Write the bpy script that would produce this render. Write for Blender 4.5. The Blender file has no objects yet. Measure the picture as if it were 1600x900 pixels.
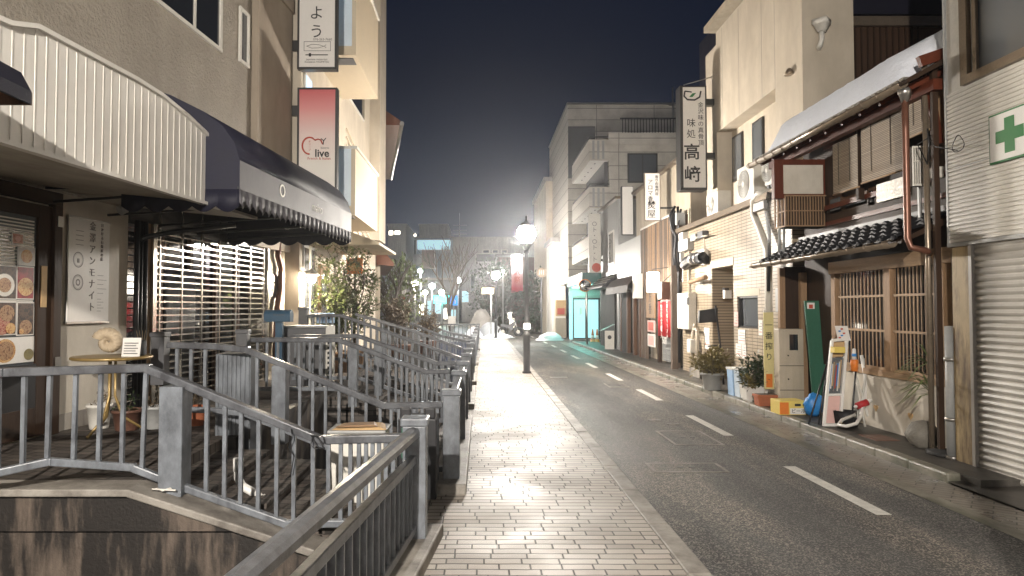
import bpy, bmesh, math, random
from mathutils import Vector, Matrix, Euler
random.seed(7)
R = math.radians
SC = bpy.context.scene
COL = SC.collection
# ---------------------------------------------------------------- camera
F = 1060.0; PX0 = 752.0; PITCH = math.atan(33 / 1060.0); EYE = 1.6
cam = bpy.data.cameras.new('camera'); camo = bpy.data.objects.new('camera', cam); COL.objects.link(camo)
cam.sensor_width = 36; cam.lens = F / 1600 * 36; cam.shift_x = 48 / 1600; cam.clip_start = .05; cam.clip_end = 3000
camo.location = (0, 0, EYE); camo.rotation_euler = (R(90) + PITCH, 0, 0); SC.camera = camo
# ---------------------------------------------------------------- night sky
w = bpy.data.worlds.new('World'); SC.world = w; w.use_nodes = True
nt = w.node_tree; nt.nodes.clear()
out = nt.nodes.new('ShaderNodeOutputWorld'); bg = nt.nodes.new('ShaderNodeBackground')
tc = nt.nodes.new('ShaderNodeTexCoord'); sp = nt.nodes.new('ShaderNodeSeparateXYZ'); rp = nt.nodes.new('ShaderNodeValToRGB')
nt.links.new(tc.outputs['Generated'], sp.inputs[0]); nt.links.new(sp.outputs['Z'], rp.inputs[0])
cr = rp.color_ramp; cr.elements[0].position = 0.0; cr.elements[0].color = (.05, .055, .08, 1)
cr.elements[1].position = 1.0; cr.elements[1].color = (.0011, .0022, .0065, 1)
for p_, c_ in ((.07, (.018, .026, .045)), (.16, (.0065, .0115, .025)), (.32, (.0020, .0042, .0120))):
    e_ = cr.elements.new(p_); e_.color = (*c_, 1)
nt.links.new(rp.outputs[0], bg.inputs[0]); bg.inputs[1].default_value = 1.0
nt.links.new(bg.outputs[0], out.inputs[0])
SC.view_settings.view_transform = 'Standard'; SC.view_settings.look = 'None'
SC.view_settings.exposure = 0.68; SC.view_settings.gamma = 1.0; SC.view_settings.use_curve_mapping = False
LAMP_L = 940.0
WARM = (1.0, .93, .84)
SC.cycles.use_denoising = True
SC.cycles.max_bounces = 6; SC.cycles.diffuse_bounces = 2; SC.cycles.glossy_bounces = 3
SC.cycles.sample_clamp_indirect = 6.0
SC.cycles.caustics_reflective = False; SC.cycles.caustics_refractive = False

# ---------------------------------------------------------------- measuring helpers
_ca, _sa = math.cos(PITCH), math.sin(PITCH)
def ray(px, py):
    u = (px - PX0) / F; v = (450 - py) / F
    return Vector((u, _ca - v * _sa, _sa + v * _ca))
def onY(px, py, Y):
    r = ray(px, py); return Vector((0, 0, EYE)) + r * (Y / r.y)
def onX(px, py, X):
    r = ray(px, py); return Vector((0, 0, EYE)) + r * (X / r.x)
def onZ(px, py, Z):
    r = ray(px, py); return Vector((0, 0, EYE)) + r * ((Z - EYE) / r.z)
SH = .102
def onL(px, py, p):                       # plane X = -p + SH*Y (left facades)
    r = ray(px, py); t = -p / (r.x - SH * r.y); return Vector((0, 0, EYE)) + r * t
def L(p, y, z): return Vector((-p + SH * y, y, z))

# ---------------------------------------------------------------- mesh builder
W = {}
class B:
    def __init__(s): s.bm = bmesh.new(); s.uvq = None
    def hexa(s, v):
        vs = [s.bm.verts.new(p) for p in v]
        for f in ((0,3,2,1),(4,5,6,7),(0,1,5,4),(1,2,6,5),(2,3,7,6),(3,0,4,7)):
            s.bm.faces.new([vs[i] for i in f])
        return s
    def box(s, x0, x1, y0, y1, z0, z1):
        return s.hexa([(x0,y0,z0),(x1,y0,z0),(x1,y1,z0),(x0,y1,z0),(x0,y0,z1),(x1,y0,z1),(x1,y1,z1),(x0,y1,z1)])
    def lbox(s, p0, p1, y0, y1, z0, z1):   # sheared with the left facades; p measured leftwards
        return s.hexa([L(p1,y0,z0),L(p0,y0,z0),L(p0,y1,z0),L(p1,y1,z0),L(p1,y0,z1),L(p0,y0,z1),L(p0,y1,z1),L(p1,y1,z1)])
    def cbox(s, c, dx, dy, dz, rz=0, rx=0):
        m = Matrix.Translation(Vector(c)) @ Euler((rx, 0, rz)).to_matrix().to_4x4()
        q = [(-1,-1,-1),(1,-1,-1),(1,1,-1),(-1,1,-1),(-1,-1,1),(1,-1,1),(1,1,1),(-1,1,1)]
        return s.hexa([m @ Vector((a*dx/2, b*dy/2, c_*dz/2)) for a, b, c_ in q])
    def bar(s, a, b, wd, h, up=(0,0,1), roll=0):
        a, b = Vector(a), Vector(b); d = (b - a).normalized(); up = Vector(up)
        if abs(d.dot(up)) > .99: up = Vector((0,1,0))
        x = d.cross(up).normalized(); z = x.cross(d).normalized()
        x *= wd / 2; z *= h / 2
        return s.hexa([a-x-z,a+x-z,b+x-z,b-x-z,a-x+z,a+x+z,b+x+z,b-x+z])
    def tube(s, a, b, r, n=10, r2=None, cap=True):
        a, b = Vector(a), Vector(b); r2 = r if r2 is None else r2
        d = (b - a).normalized(); up = Vector((0,0,1)) if abs(d.z) < .95 else Vector((0,1,0))
        x = d.cross(up).normalized(); z = x.cross(d).normalized()
        A = []; C = []
        for i in range(n):
            t = 2*math.pi*i/n; o = x*math.cos(t) + z*math.sin(t)
            A.append(s.bm.verts.new(a + o*r)); C.append(s.bm.verts.new(b + o*r2))
        for i in range(n):
            j = (i+1) % n; f = s.bm.faces.new((A[i],A[j],C[j],C[i])); f.smooth = n > 5
        if cap: s.bm.faces.new(A[::-1]); s.bm.faces.new(C)
        return s
    def path(s, pts, r, n=8):
        pts = [Vector(p) for p in pts]
        rings = []
        for i, p in enumerate(pts):
            d = (pts[min(i+1,len(pts)-1)] - pts[max(i-1,0)]).normalized()
            if i == 0:
                up = Vector((0,0,1)) if abs(d.z) < .9 else Vector((0,1,0))
                x = d.cross(up).normalized()
            else: x = (x - d*x.dot(d)).normalized()
            z = x.cross(d).normalized()
            rings.append([s.bm.verts.new(p + x*math.cos(2*math.pi*k/n)*r + z*math.sin(2*math.pi*k/n)*r) for k in range(n)])
        for q in range(len(rings)-1):
            for k in range(n):
                j = (k+1) % n; f = s.bm.faces.new((rings[q][k], rings[q][j], rings[q+1][j], rings[q+1][k])); f.smooth = True
        s.bm.faces.new(rings[0][::-1]); s.bm.faces.new(rings[-1]); return s
    def prism(s, poly, ext):
        ext = Vector(ext); a = [s.bm.verts.new(Vector(p)) for p in poly]; b = [s.bm.verts.new(Vector(p)+ext) for p in poly]
        s.bm.faces.new(a[::-1]); s.bm.faces.new(b); n = len(a)
        for i in range(n): s.bm.faces.new((a[i], a[(i+1)%n], b[(i+1)%n], b[i]))
        return s
    def quad(s, *pts):
        s.bm.faces.new([s.bm.verts.new(Vector(p)) for p in pts]); return s
    def lathe(s, c, prof, n=16, smooth=True, sx=1, sy=1):
        c = Vector(c); rings = []
        for r, z in prof:
            rings.append([s.bm.verts.new(c + Vector((r*sx*math.cos(2*math.pi*k/n), r*sy*math.sin(2*math.pi*k/n), z))) for k in range(n)])
        for q in range(len(rings)-1):
            for k in range(n):
                j = (k+1) % n; f = s.bm.faces.new((rings[q][k], rings[q][j], rings[q+1][j], rings[q+1][k])); f.smooth = smooth
        s.bm.faces.new(rings[0][::-1]); s.bm.faces.new(rings[-1]); return s
    def ball(s, c, r, u=10, v=7, sc=(1,1,1), jit=0, seed=0):
        rd = random.Random(seed)
        prof = [(max(.02,math.sin(math.pi*i/v))*r, -math.cos(math.pi*i/v)*r*sc[2]) for i in range(v+1)]
        n0 = len(s.bm.verts); s.lathe(c, prof, u, True, sc[0], sc[1])
        if jit:
            s.bm.verts.ensure_lookup_table(); c = Vector(c)
            for vv in list(s.bm.verts)[n0:]: vv.co = c + (vv.co-c)*(1+rd.uniform(-jit, jit))
        return s
    def sheet(s, prof, p_ext):             # open strip from a list of points, extruded by a vector
        e = Vector(p_ext); a = [s.bm.verts.new(Vector(p)) for p in prof]; b = [s.bm.verts.new(Vector(p)+e) for p in prof]
        for i in range(len(a)-1): s.bm.faces.new((a[i], a[i+1], b[i+1], b[i]))
        return s
    def build(s, name, m, parent=None, loc=None, bevel=0, smooth=False, solid=0, **tags):
        bmesh.ops.recalc_face_normals(s.bm, faces=s.bm.faces)
        me = bpy.data.meshes.new(name)
        mw = W[parent] if parent else Matrix.Translation(Vector(loc)) if loc is not None else Matrix.Identity(4)
        s.bm.transform(mw.inverted())
        s.bm.to_mesh(me); s.bm.free()
        if smooth:
            for p in me.polygons: p.use_smooth = True
        for mm in (m if isinstance(m, (list, tuple)) else [m]): me.materials.append(mm)
        o = bpy.data.objects.new(name, me); COL.objects.link(o)
        if parent: o.parent = parent; W[o] = W[parent]
        else:
            o.matrix_world = mw; W[o] = mw
        if solid:
            q = o.modifiers.new('solid', 'SOLIDIFY'); q.thickness = solid; q.offset = 0
        if bevel:
            q = o.modifiers.new('bevel', 'BEVEL'); q.width = bevel; q.segments = 2; q.limit_method = 'ANGLE'; q.angle_limit = R(40)
            q.harden_normals = False
        for k, v in tags.items(): o[k] = v
        return o
def tag(o, label, cat, group=None):
    o['label'] = label; o['category'] = cat
    if group: o['group'] = group
    return o
def thing(name, label, cat, loc=(0,0,0), rz=0, group=None):
    o = bpy.data.objects.new(name, None); COL.objects.link(o); o.empty_display_size = .1
    o.location = loc; o.rotation_euler = (0,0,rz)
    W[o] = Matrix.Translation(Vector(loc)) @ Matrix.Rotation(rz, 4, 'Z')
    return tag(o, label, cat, group)
def struct(o): o['kind'] = 'structure'; return o
def dup(src, loc, rz=None, label=None, group=None, scale=None):
    def cp(o, par):
        c = o.copy(); COL.objects.link(c); c.parent = par
        if par: c.matrix_parent_inverse = o.matrix_parent_inverse.copy()
        for ch in [k for k in bpy.data.objects if k.parent == o]: cp(ch, c)
        return c
    r = cp(src, None); r.location = loc
    if rz is not None: r.rotation_euler = (0,0,rz)
    if scale: r.scale = (scale,)*3 if not isinstance(scale, tuple) else scale
    if label: r['label'] = label
    if group: r['group'] = group; src['group'] = group
    W[r] = Matrix.Translation(Vector(loc)) @ Matrix.Rotation(r.rotation_euler.z, 4, 'Z')
    return r
def text(name, body, size, pos, right, up, m, parent, ls=1.0, sx=1.0, align='CENTER', off=0.0, depth=.002):
    cu = bpy.data.curves.new('t', 'FONT'); cu.body = body; cu.size = size; cu.align_x = align; cu.align_y = 'CENTER'
    cu.space_line = ls; cu.extrude = depth; cu.offset = off; cu.resolution_u = 3
    ob = bpy.data.objects.new('t', cu); COL.objects.link(ob)
    dg = bpy.context.evaluated_depsgraph_get(); dg.update()
    me = bpy.data.meshes.new_from_object(ob.evaluated_get(dg)); bpy.data.objects.remove(ob); bpy.data.curves.remove(cu)
    r = Vector(right).normalized(); u = Vector(up).normalized(); n = r.cross(u)
    mm = Matrix((( r.x*sx,u.x,n.x,pos[0]),(r.y*sx,u.y,n.y,pos[1]),(r.z*sx,u.z,n.z,pos[2]),(0,0,0,1)))
    me.transform(W[parent].inverted() @ mm); me.name = name
    me.materials.clear(); me.materials.append(m)
    o = bpy.data.objects.new(name, me); COL.objects.link(o); o.parent = parent; W[o] = W[parent]
    return o

# ---------------------------------------------------------------- materials
def nmat(name):
    m = bpy.data.materials.new(name); m.use_nodes = True
    t = m.node_tree; b = t.nodes['Principled BSDF']; return m, t, b
def pos_node(t, order='XYZ', scale=(1,1,1)):
    g = t.nodes.new('ShaderNodeNewGeometry'); s = t.nodes.new('ShaderNodeSeparateXYZ'); c = t.nodes.new('ShaderNodeCombineXYZ')
    t.links.new(g.outputs['Position'], s.inputs[0])
    for i, a in enumerate(order):
        if a == '0': continue
        if scale[i] == 1: t.links.new(s.outputs[a], c.inputs[i])
        else:
            k = t.nodes.new('ShaderNodeMath'); k.operation = 'MULTIPLY'; k.inputs[1].default_value = scale[i]
            t.links.new(s.outputs[a], k.inputs[0]); t.links.new(k.outputs[0], c.inputs[i])
    return c.outputs[0]
def noise(t, vec, scale, detail=4, rough=.6):
    n = t.nodes.new('ShaderNodeTexNoise'); n.inputs['Scale'].default_value = scale; n.inputs['Detail'].default_value = detail
    n.inputs['Roughness'].default_value = rough
    t.links.new(vec, n.inputs['Vector']); return n.outputs['Fac']
def ramp(t, fac, stops):
    r = t.nodes.new('ShaderNodeValToRGB'); t.links.new(fac, r.inputs[0]); e = r.color_ramp.elements
    e[0].position, e[0].color = stops[0][0], (*stops[0][1], 1); e[1].position, e[1].color = stops[-1][0], (*stops[-1][1], 1)
    for p, c in stops[1:-1]:
        q = e.new(p); q.color = (*c, 1)
    return r.outputs[0]
def mixc(t, fac, a, b, mode='MIX'):
    m = t.nodes.new('ShaderNodeMix'); m.data_type = 'RGBA'; m.blend_type = mode
    for s, v in ((m.inputs[0], fac), (m.inputs[6], a), (m.inputs[7], b)):
        if hasattr(v, 'links') or hasattr(v, 'is_linked'): t.links.new(v, s)
        elif isinstance(v, (int, float)): s.default_value = v
        else: s.default_value = (*v, 1) if len(v) == 3 else v
    return m.outputs[2]
def bump(t, b, h, strength, dist=.01):
    n = t.nodes.new('ShaderNodeBump'); n.inputs['Strength'].default_value = strength; n.inputs['Distance'].default_value = dist
    t.links.new(h, n.inputs['Height'])
    t.links.new(n.outputs[0], b.inputs['Normal']); return n
def sh(c, k): return tuple(max(0, min(1, x*k)) for x in c)
def mat(name, col, rough=.6, metal=0, var=.18, scale=3, bmp=.0, bscale=60, order='XYZ', st=(1,1,1), spec=.5, bdist=.01):
    m, t, b = nmat(name)
    v = pos_node(t, order, st)
    f1 = noise(t, v, scale, 5)
    c = ramp(t, f1, [(.28, sh(col, 1-var)), (.5, col), (.75, sh(col, 1+var*.7))])
    f2 = noise(t, v, scale*9, 3)
    c2 = mixc(t, .5, c, ramp(t, f2, [(.3, sh(col, 1-var*.8)), (.7, sh(col, 1+var*.5))]))
    t.links.new(c2, b.inputs['Base Color'])
    b.inputs['Metallic'].default_value = metal; b.inputs['Specular IOR Level'].default_value = spec
    rr = t.nodes.new('ShaderNodeMapRange'); t.links.new(f1, rr.inputs[0])
    rr.inputs[3].default_value = max(.02, rough*.8); rr.inputs[4].default_value = min(1, rough*1.2); t.links.new(rr.outputs[0], b.inputs['Roughness'])
    if bmp: bump(t, b, noise(t, v, bscale, 4), bmp, bdist)
    return m
def emit(name, col, s):
    m, t, b = nmat(name); b.inputs['Base Color'].default_value = (*sh(col, .8), 1)
    b.inputs['Emission Color'].default_value = (*col, 1); b.inputs['Emission Strength'].default_value = s; return m
def wood(name, col, axis='Z', rough=.6, var=.45):
    st = {'Z': (14,14,1.2), 'Y': (14,1.2,14), 'X': (1.2,14,14)}[axis]
    return mat(name, col, rough, 0, var, 1.6, .25, 3, 'XYZ', st, spec=.2)
def glass(name, col, rough=.06):
    m, t, b = nmat(name); b.inputs['Base Color'].default_value = (*col, 1); b.inputs['Roughness'].default_value = rough
    b.inputs['Specular IOR Level'].default_value = .8; b.inputs['Coat Weight'].default_value = .5; b.inputs['Coat Roughness'].default_value = .03
    v = pos_node(t); bump(t, b, noise(t, v, 1.5, 2), .05, .05); return m
# ---- surfaces
def stained(name, col, dark, rough=.75, order='XYZ', thr=(.42,.62), streak=(3,3,.35), bmp=.35, bscale=90, bd=.006):
    m, t, b = nmat(name)
    v = pos_node(t, order); vs = pos_node(t, order, streak)
    base = ramp(t, noise(t, v, 2.2, 6), [(.25, sh(col,.82)), (.5, col), (.8, sh(col,1.12))])
    st = ramp(t, noise(t, vs, 1.6, 7, .68), [(thr[0], (1,1,1)), (thr[1], (0,0,0))])
    c = mixc(t, st, base, dark)
    t.links.new(c, b.inputs['Base Color']); b.inputs['Roughness'].default_value = rough
    bump(t, b, noise(t, v, bscale, 5), bmp, bd); return m
def brick_mat(name, c1, c2, mortar, bw, rh, ms, order, rough=.5, rot=0, wet=False, bmp=.5, off=.5, spec=.5, rv=.5):
    m, t, b = nmat(name)
    v = pos_node(t, order)
    if rot:
        mp = t.nodes.new('ShaderNodeMapping'); mp.inputs['Rotation'].default_value = (0,0,rot); t.links.new(v, mp.inputs[0]); v = mp.outputs[0]
    k = t.nodes.new('ShaderNodeTexBrick'); t.links.new(v, k.inputs['Vector'])
    k.inputs['Color1'].default_value = (*c1,1); k.inputs['Color2'].default_value = (*c2,1); k.inputs['Mortar'].default_value = (*mortar,1)
    k.inputs['Scale'].default_value = 1; k.inputs['Mortar Size'].default_value = ms; k.inputs['Brick Width'].default_value = bw; k.inputs['Row Height'].default_value = rh
    k.inputs['Mortar Smooth'].default_value = .15; k.offset = off
    g = noise(t, v, 1.3, 6); g2 = noise(t, v, 60, 3)
    c = mixc(t, .8, k.outputs['Color'], ramp(t, g, [(.25,(.62,.6,.58)),(.55,(1,1,1)),(.8,(1.12,1.1,1.08))]), 'MULTIPLY')
    c = mixc(t, .5, c, ramp(t, g2, [(.3,(.75,.75,.75)),(.7,(1.15,1.15,1.15))]), 'MULTIPLY')
    t.links.new(c, b.inputs['Base Color'])
    rr = ramp(t, g, [(.35,(rough*(.35 if wet else .85),)*3),(.62,(rough*1.1,)*3)])
    t.links.new(rr, b.inputs['Roughness']); b.inputs['Specular IOR Level'].default_value = spec
    inv = t.nodes.new('ShaderNodeMath'); inv.operation = 'SUBTRACT'; inv.inputs[0].default_value = 1; t.links.new(k.outputs['Fac'], inv.inputs[1])
    ad = t.nodes.new('ShaderNodeMath'); ad.operation = 'MULTIPLY_ADD'; ad.inputs[1].default_value = .25
    t.links.new(g2, ad.inputs[0]); t.links.new(inv.outputs[0], ad.inputs[2])
    bump(t, b, ad.outputs[0], bmp, .004); return m
def asphalt():
    m, t, b = nmat('asphalt'); v = pos_node(t)
    vo = t.nodes.new('ShaderNodeTexVoronoi'); vo.inputs['Scale'].default_value = 105; t.links.new(v, vo.inputs['Vector'])
    bw = t.nodes.new('ShaderNodeRGBToBW'); t.links.new(vo.outputs['Color'], bw.inputs[0])
    ag = ramp(t, bw.outputs[0], [(.2,(.014,.013,.012)),(.55,(.04,.037,.034)),(.8,(.19,.175,.155))])
    pv = pos_node(t, 'XYZ', (1.0,.22,1))
    big = ramp(t, noise(t, pv, 1.1, 5), [(.3,(.5,.5,.5)),(.5,(1,1,1)),(.64,(2.1,1.95,1.75))])
    c = mixc(t, 1, ag, big, 'MULTIPLY'); t.links.new(c, b.inputs['Base Color'])
    rr = ramp(t, noise(t, pv, .7, 4), [(.35,(.42,)*3),(.65,(.68,)*3)]); t.links.new(rr, b.inputs['Roughness'])
    h = t.nodes.new('ShaderNodeMath'); h.operation = 'ADD'; t.links.new(vo.outputs['Distance'], h.inputs[0]); t.links.new(noise(t, v, 180, 3), h.inputs[1])
    bump(t, b, h.outputs[0], .9, .014); return m
M = {}
M['asphalt'] = asphalt()
def pavers():
    # long narrow granite setts laid across the walk, every row its own joint offset
    m, t, b = nmat('pavers'); g = t.nodes.new('ShaderNodeNewGeometry'); s = t.nodes.new('ShaderNodeSeparateXYZ'); t.links.new(g.outputs['Position'], s.inputs[0])
    def mt(op, a, b_=None, c_=None):
        n = t.nodes.new('ShaderNodeMath'); n.operation = op
        for i, v in enumerate((a, b_, c_)):
            if v is None: continue
            if isinstance(v, (int, float)): n.inputs[i].default_value = v
            else: t.links.new(v, n.inputs[i])
        return n.outputs[0]
    X, Y = s.outputs['X'], s.outputs['Y']
    wob = mt('MULTIPLY', noise(t, pos_node(t), 2.0, 2), .02)
    ys = mt('DIVIDE', mt('ADD', Y, wob), .09); row = mt('FLOOR', ys)
    wn = t.nodes.new('ShaderNodeTexWhiteNoise'); wn.noise_dimensions = '1D'; t.links.new(row, wn.inputs['W'])
    wl = t.nodes.new('ShaderNodeTexWhiteNoise'); wl.noise_dimensions = '1D'; t.links.new(mt('ADD', row, 71.3), wl.inputs['W'])
    ln = mt('MULTIPLY_ADD', wl.outputs['Value'], .11, .175)
    xs = mt('ADD', mt('DIVIDE', X, ln), mt('MULTIPLY', wn.outputs['Value'], 7.0)); cell = mt('FLOOR', xs)
    fy = mt('FRACT', ys); fx = mt('FRACT', xs)
    ey = mt('MULTIPLY', mt('MINIMUM', fy, mt('SUBTRACT', 1, fy)), .09)
    ex = mt('MULTIPLY', mt('MINIMUM', fx, mt('SUBTRACT', 1, fx)), ln)
    e = mt('MINIMUM', ex, mt('MULTIPLY', ey, .72))
    jm = t.nodes.new('ShaderNodeMapRange'); t.links.new(e, jm.inputs[0]); jm.inputs[1].default_value = .0022; jm.inputs[2].default_value = .0075
    cb = t.nodes.new('ShaderNodeCombineXYZ'); t.links.new(cell, cb.inputs[0]); t.links.new(row, cb.inputs[1])
    w2 = t.nodes.new('ShaderNodeTexWhiteNoise'); w2.noise_dimensions = '2D'; t.links.new(cb.outputs[0], w2.inputs['Vector'])
    stone = ramp(t, w2.outputs['Value'], [(.05,(.33,.295,.255)),(.5,(.42,.38,.33)),(.8,(.46,.405,.36)),(.95,(.47,.43,.385))])
    v = pos_node(t)
    stone = mixc(t, .7, stone, ramp(t, noise(t, v, 2.0, 6), [(.3,(.72,.7,.68)),(.6,(1,1,1))]), 'MULTIPLY')
    stone = mixc(t, .5, stone, ramp(t, noise(t, v, 130, 3), [(.3,(.7,.7,.7)),(.7,(1.2,1.2,1.2))]), 'MULTIPLY')
    c = mixc(t, jm.outputs[0], (.022,.018,.015), stone); t.links.new(c, b.inputs['Base Color'])
    rr = ramp(t, noise(t, v, .9, 4), [(.35,(.46,)*3),(.65,(.66,)*3)]); t.links.new(rr, b.inputs['Roughness'])
    h = mt('ADD', mt('MULTIPLY_ADD', noise(t, v, 45, 4), .28, jm.outputs[0]), mt('MULTIPLY', w2.outputs['Value'], .3))
    bump(t, b, h, .6, .006); return m
M['pavers'] = pavers()
M['gutter_pavers'] = brick_mat('gutter_pavers', (.19,.17,.145), (.27,.24,.205), (.05,.045,.038), .30, .085, .006, 'XY0', .5, R(38), wet=True)
M['terrace_brick'] = brick_mat('terrace_brick', (.06,.05,.044), (.12,.10,.085), (.022,.019,.016), .22, .11, .008, 'XY0', .8, R(12), spec=.3)
M['step_brick'] = brick_mat('step_brick', (.09,.075,.064), (.14,.115,.095), (.035,.03,.026), .22, .075, .008, 'XZ0', .5, 0)
M['wall_tile'] = brick_mat('wall_tile', (.37,.30,.215), (.43,.35,.25), (.07,.05,.035), .235, .065, .007, 'YZ0', .35, 0, off=0, bmp=.5)
M['wall_tile_side'] = brick_mat('wall_tile_side', (.50,.39,.26), (.57,.45,.31), (.17,.12,.08), .235, .065, .0055, 'XZ0', .35, 0, off=0)
M['kerb'] = stained('kerb', (.30,.275,.24), (.12,.105,.09), .6, thr=(.35,.6), streak=(2,2,2))
M['kerb_wet'] = stained('kerb_wet', (.26,.24,.20), (.09,.09,.065), .38, thr=(.4,.62), streak=(2,1,2))
M['footway'] = stained('footway', (.10,.09,.078), (.035,.032,.027), .5, thr=(.4,.62), streak=(2,1,2))
M['canal_concrete'] = stained('canal_concrete', (.13,.10,.078), (.014,.011,.009), .55, thr=(.47,.62), streak=(2.6,2.6,.45), bmp=.6, bscale=40)
M['paint'] = mat('paint', (.66,.64,.59), .5, 0, .45, 11, .3, 120)
M['concrete'] = stained('concrete', (.33,.30,.26), (.15,.13,.11), .7)
M['rail'] = stained('rail', (.185,.20,.22), (.085,.09,.10), .34, thr=(.34,.62), streak=(5,5,3), bmp=.12, bscale=120)
M['rail_top'] = stained('rail_top', (.12,.125,.135), (.055,.055,.06), .28, thr=(.38,.6), streak=(5,5,3), bmp=.12, bscale=120)
M['stucco'] = stained('stucco', (.35,.305,.245), (.25,.215,.17), .55, thr=(.3,.75), streak=(1,1,.5), bmp=1.0, bscale=22, bd=.05)
M['smooth_stucco'] = stained('smooth_stucco', (.36,.30,.23), (.26,.21,.16), .7, thr=(.3,.7), streak=(1,1,.4), bmp=.15)
M['plaster_white'] = stained('plaster_white', (.62,.57,.49), (.42,.37,.30), .7, thr=(.3,.72), streak=(1,1,.5), bmp=.2, bscale=30)
M['soffit'] = stained('soffit', (.42,.38,.32), (.24,.21,.17), .7, thr=(.34,.66), streak=(1,1,1), bmp=.1)
M['ribbed_white'] = mat('ribbed_white', (.66,.63,.58), .42, .0, .1, 1.5, .05, 30)
M['siding'] = mat('siding', (.62,.59,.53), .45, .0, .1, 1.2, .05, 30)
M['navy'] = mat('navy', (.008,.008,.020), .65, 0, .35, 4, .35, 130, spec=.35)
M['navy_lamplit'] = mat('navy_lamplit', (.075,.070,.078), .6, 0, .25, 3, .3, 90, 'XYZ', (1,1,.3))  # same navy cloth, with the lamplight on its front painted in as grey
M['cream'] = stained('cream', (.58,.51,.41), (.43,.37,.29), .7, thr=(.3,.72), streak=(1,1,.35), bmp=.2)
M['cream2'] = stained('cream2', (.50,.43,.33), (.34,.29,.22), .72, thr=(.34,.7), streak=(1.2,1.2,.25), bmp=.2)
M['balcony_blue'] = mat('balcony_blue', (.66,.74,.80), .4, 0, .08)
M['balcony'] = mat('balcony', (.60,.50,.36), .55, 0, .1, 1.5)
M['darkwood'] = wood('darkwood', (.036,.020,.012))
M['brownwood'] = wood('brownwood', (.10,.052,.03))
M['tanwood'] = wood('tanwood', (.30,.19,.11))
M['tanwood_y'] = wood('tanwood_y', (.36,.24,.145), 'Y')
M['redwood'] = wood('redwood', (.10,.026,.013), 'Y', .45)
M['redwood_z'] = wood('redwood_z', (.10,.026,.013), 'Z', .45)
M['greywood'] = wood('greywood', (.13,.10,.08), 'Z', .7, .6)
M['black'] = mat('black', (.018,.018,.02), .4, 0, .2)
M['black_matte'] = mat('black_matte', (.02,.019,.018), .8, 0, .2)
M['darkmetal'] = mat('darkmetal', (.05,.048,.046), .4, .4, .2)
M['steel'] = mat('steel', (.45,.43,.40), .3, .85, .15)
M['shutter'] = stained('shutter', (.50,.48,.44), (.36,.33,.29), .38, thr=(.3,.7), streak=(1,1,.4), bmp=.08)
M['grille'] = mat('grille', (.66,.62,.55), .22, .75, .1)
M['gutter'] = mat('gutter', (.24,.19,.14), .3, .5, .3, 5)
M['copper'] = mat('copper', (.16,.07,.045), .35, .4, .3, 5)
M['rooftile'] = mat('rooftile', (.014,.014,.016), .55, 0, .3, 6, spec=.15)
M['snow'] = mat('snow', (.80,.83,.90), .6, 0, .08, 3, .5, 14, bdist=.03)
M['snow_dirty'] = mat('snow_dirty', (.52,.49,.46), .6, 0, .3, 3, .6, 10, bdist=.04)
M['white'] = mat('white', (.72,.70,.66), .4, 0, .08)
M['offwhite'] = mat('offwhite', (.66,.63,.57), .45, 0, .15)
M['beige_box'] = stained('beige_box', (.50,.44,.35), (.36,.31,.24), .4, thr=(.3,.7), bmp=.05)
M['grey_plastic'] = mat('grey_plastic', (.34,.34,.33), .45, 0, .15)
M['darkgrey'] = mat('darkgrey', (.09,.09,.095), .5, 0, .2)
M['glass_dark'] = glass('glass_dark', (.02,.022,.025))
M['glass_mid'] = glass('glass_mid', (.10,.11,.12), .12)
M['glass_blue'] = emit('glass_blue', (.55,.78,1.0), .55)
M['green_sign'] = mat('green_sign', (.02,.16,.045), .35, 0, .08)
M['green_board'] = mat('green_board', (.03,.12,.075), .45, 0, .2)
M['leaf'] = mat('leaf', (.12,.15,.05), .5, 0, .55, 14)
M['leaf_dark'] = mat('leaf_dark', (.035,.055,.020), .5, 0, .5, 12)
M['leaf_yellow'] = mat('leaf_yellow', (.20,.16,.055), .55, 0, .6, 16)
M['leaf_brown'] = mat('leaf_brown', (.13,.095,.055), .6, 0, .5, 16)
M['bark'] = mat('bark', (.10,.075,.055), .8, 0, .4, 9, .5, 40)
M['ink'] = mat('ink', (.02,.018,.017), .6, 0, .1)
M['ink_soft'] = mat('ink_soft', (.20,.18,.17), .6, 0, .1)
M['paper'] = mat('paper', (.72,.69,.65), .55, 0, .06)
M['paper_pink'] = mat('paper_pink', (.66,.42,.38), .55, 0, .1)
M['red'] = mat('red', (.42,.02,.025), .5, 0, .15)
M['redlogo'] = mat('redlogo', (.45,.06,.03), .5, 0, .05)
M['orange'] = mat('orange', (.70,.20,.03), .45, 0, .15)
M['terracotta'] = mat('terracotta', (.38,.12,.055), .7, 0, .25)
M['brownpot'] = mat('brownpot', (.13,.065,.045), .45, 0, .3)
M['yellow'] = mat('yellow', (.72,.55,.14), .45, 0, .1)
M['yellow_pillar'] = stained('yellow_pillar', (.56,.42,.22), (.16,.10,.05), .6, thr=(.42,.60), streak=(3,3,.6), bmp=.2)
M['blue'] = mat('blue', (.03,.22,.58), .45, 0, .25, 9)
M['lightblue'] = mat('lightblue', (.34,.50,.72), .4, 0, .1)
M['paleblue'] = mat('paleblue', (.52,.60,.68), .4, 0, .1)
M['mailblue'] = mat('mailblue', (.035,.085,.14), .35, 0, .15)
M['card'] = mat('card', (.50,.33,.16), .75, 0, .2)
M['fossil'] = mat('fossil', (.45,.36,.25), .7, 0, .35, 12, .4, 40)
M['brass'] = mat('brass', (.32,.22,.085), .35, .4, .2)
M['rock'] = mat('rock', (.17,.155,.13), .7, 0, .4, 9, .8, 14, bdist=.03)
M['water'] = mat('water', (.010,.012,.012), .08, 0, .2, 2, .2, 6, spec=.8)
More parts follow.
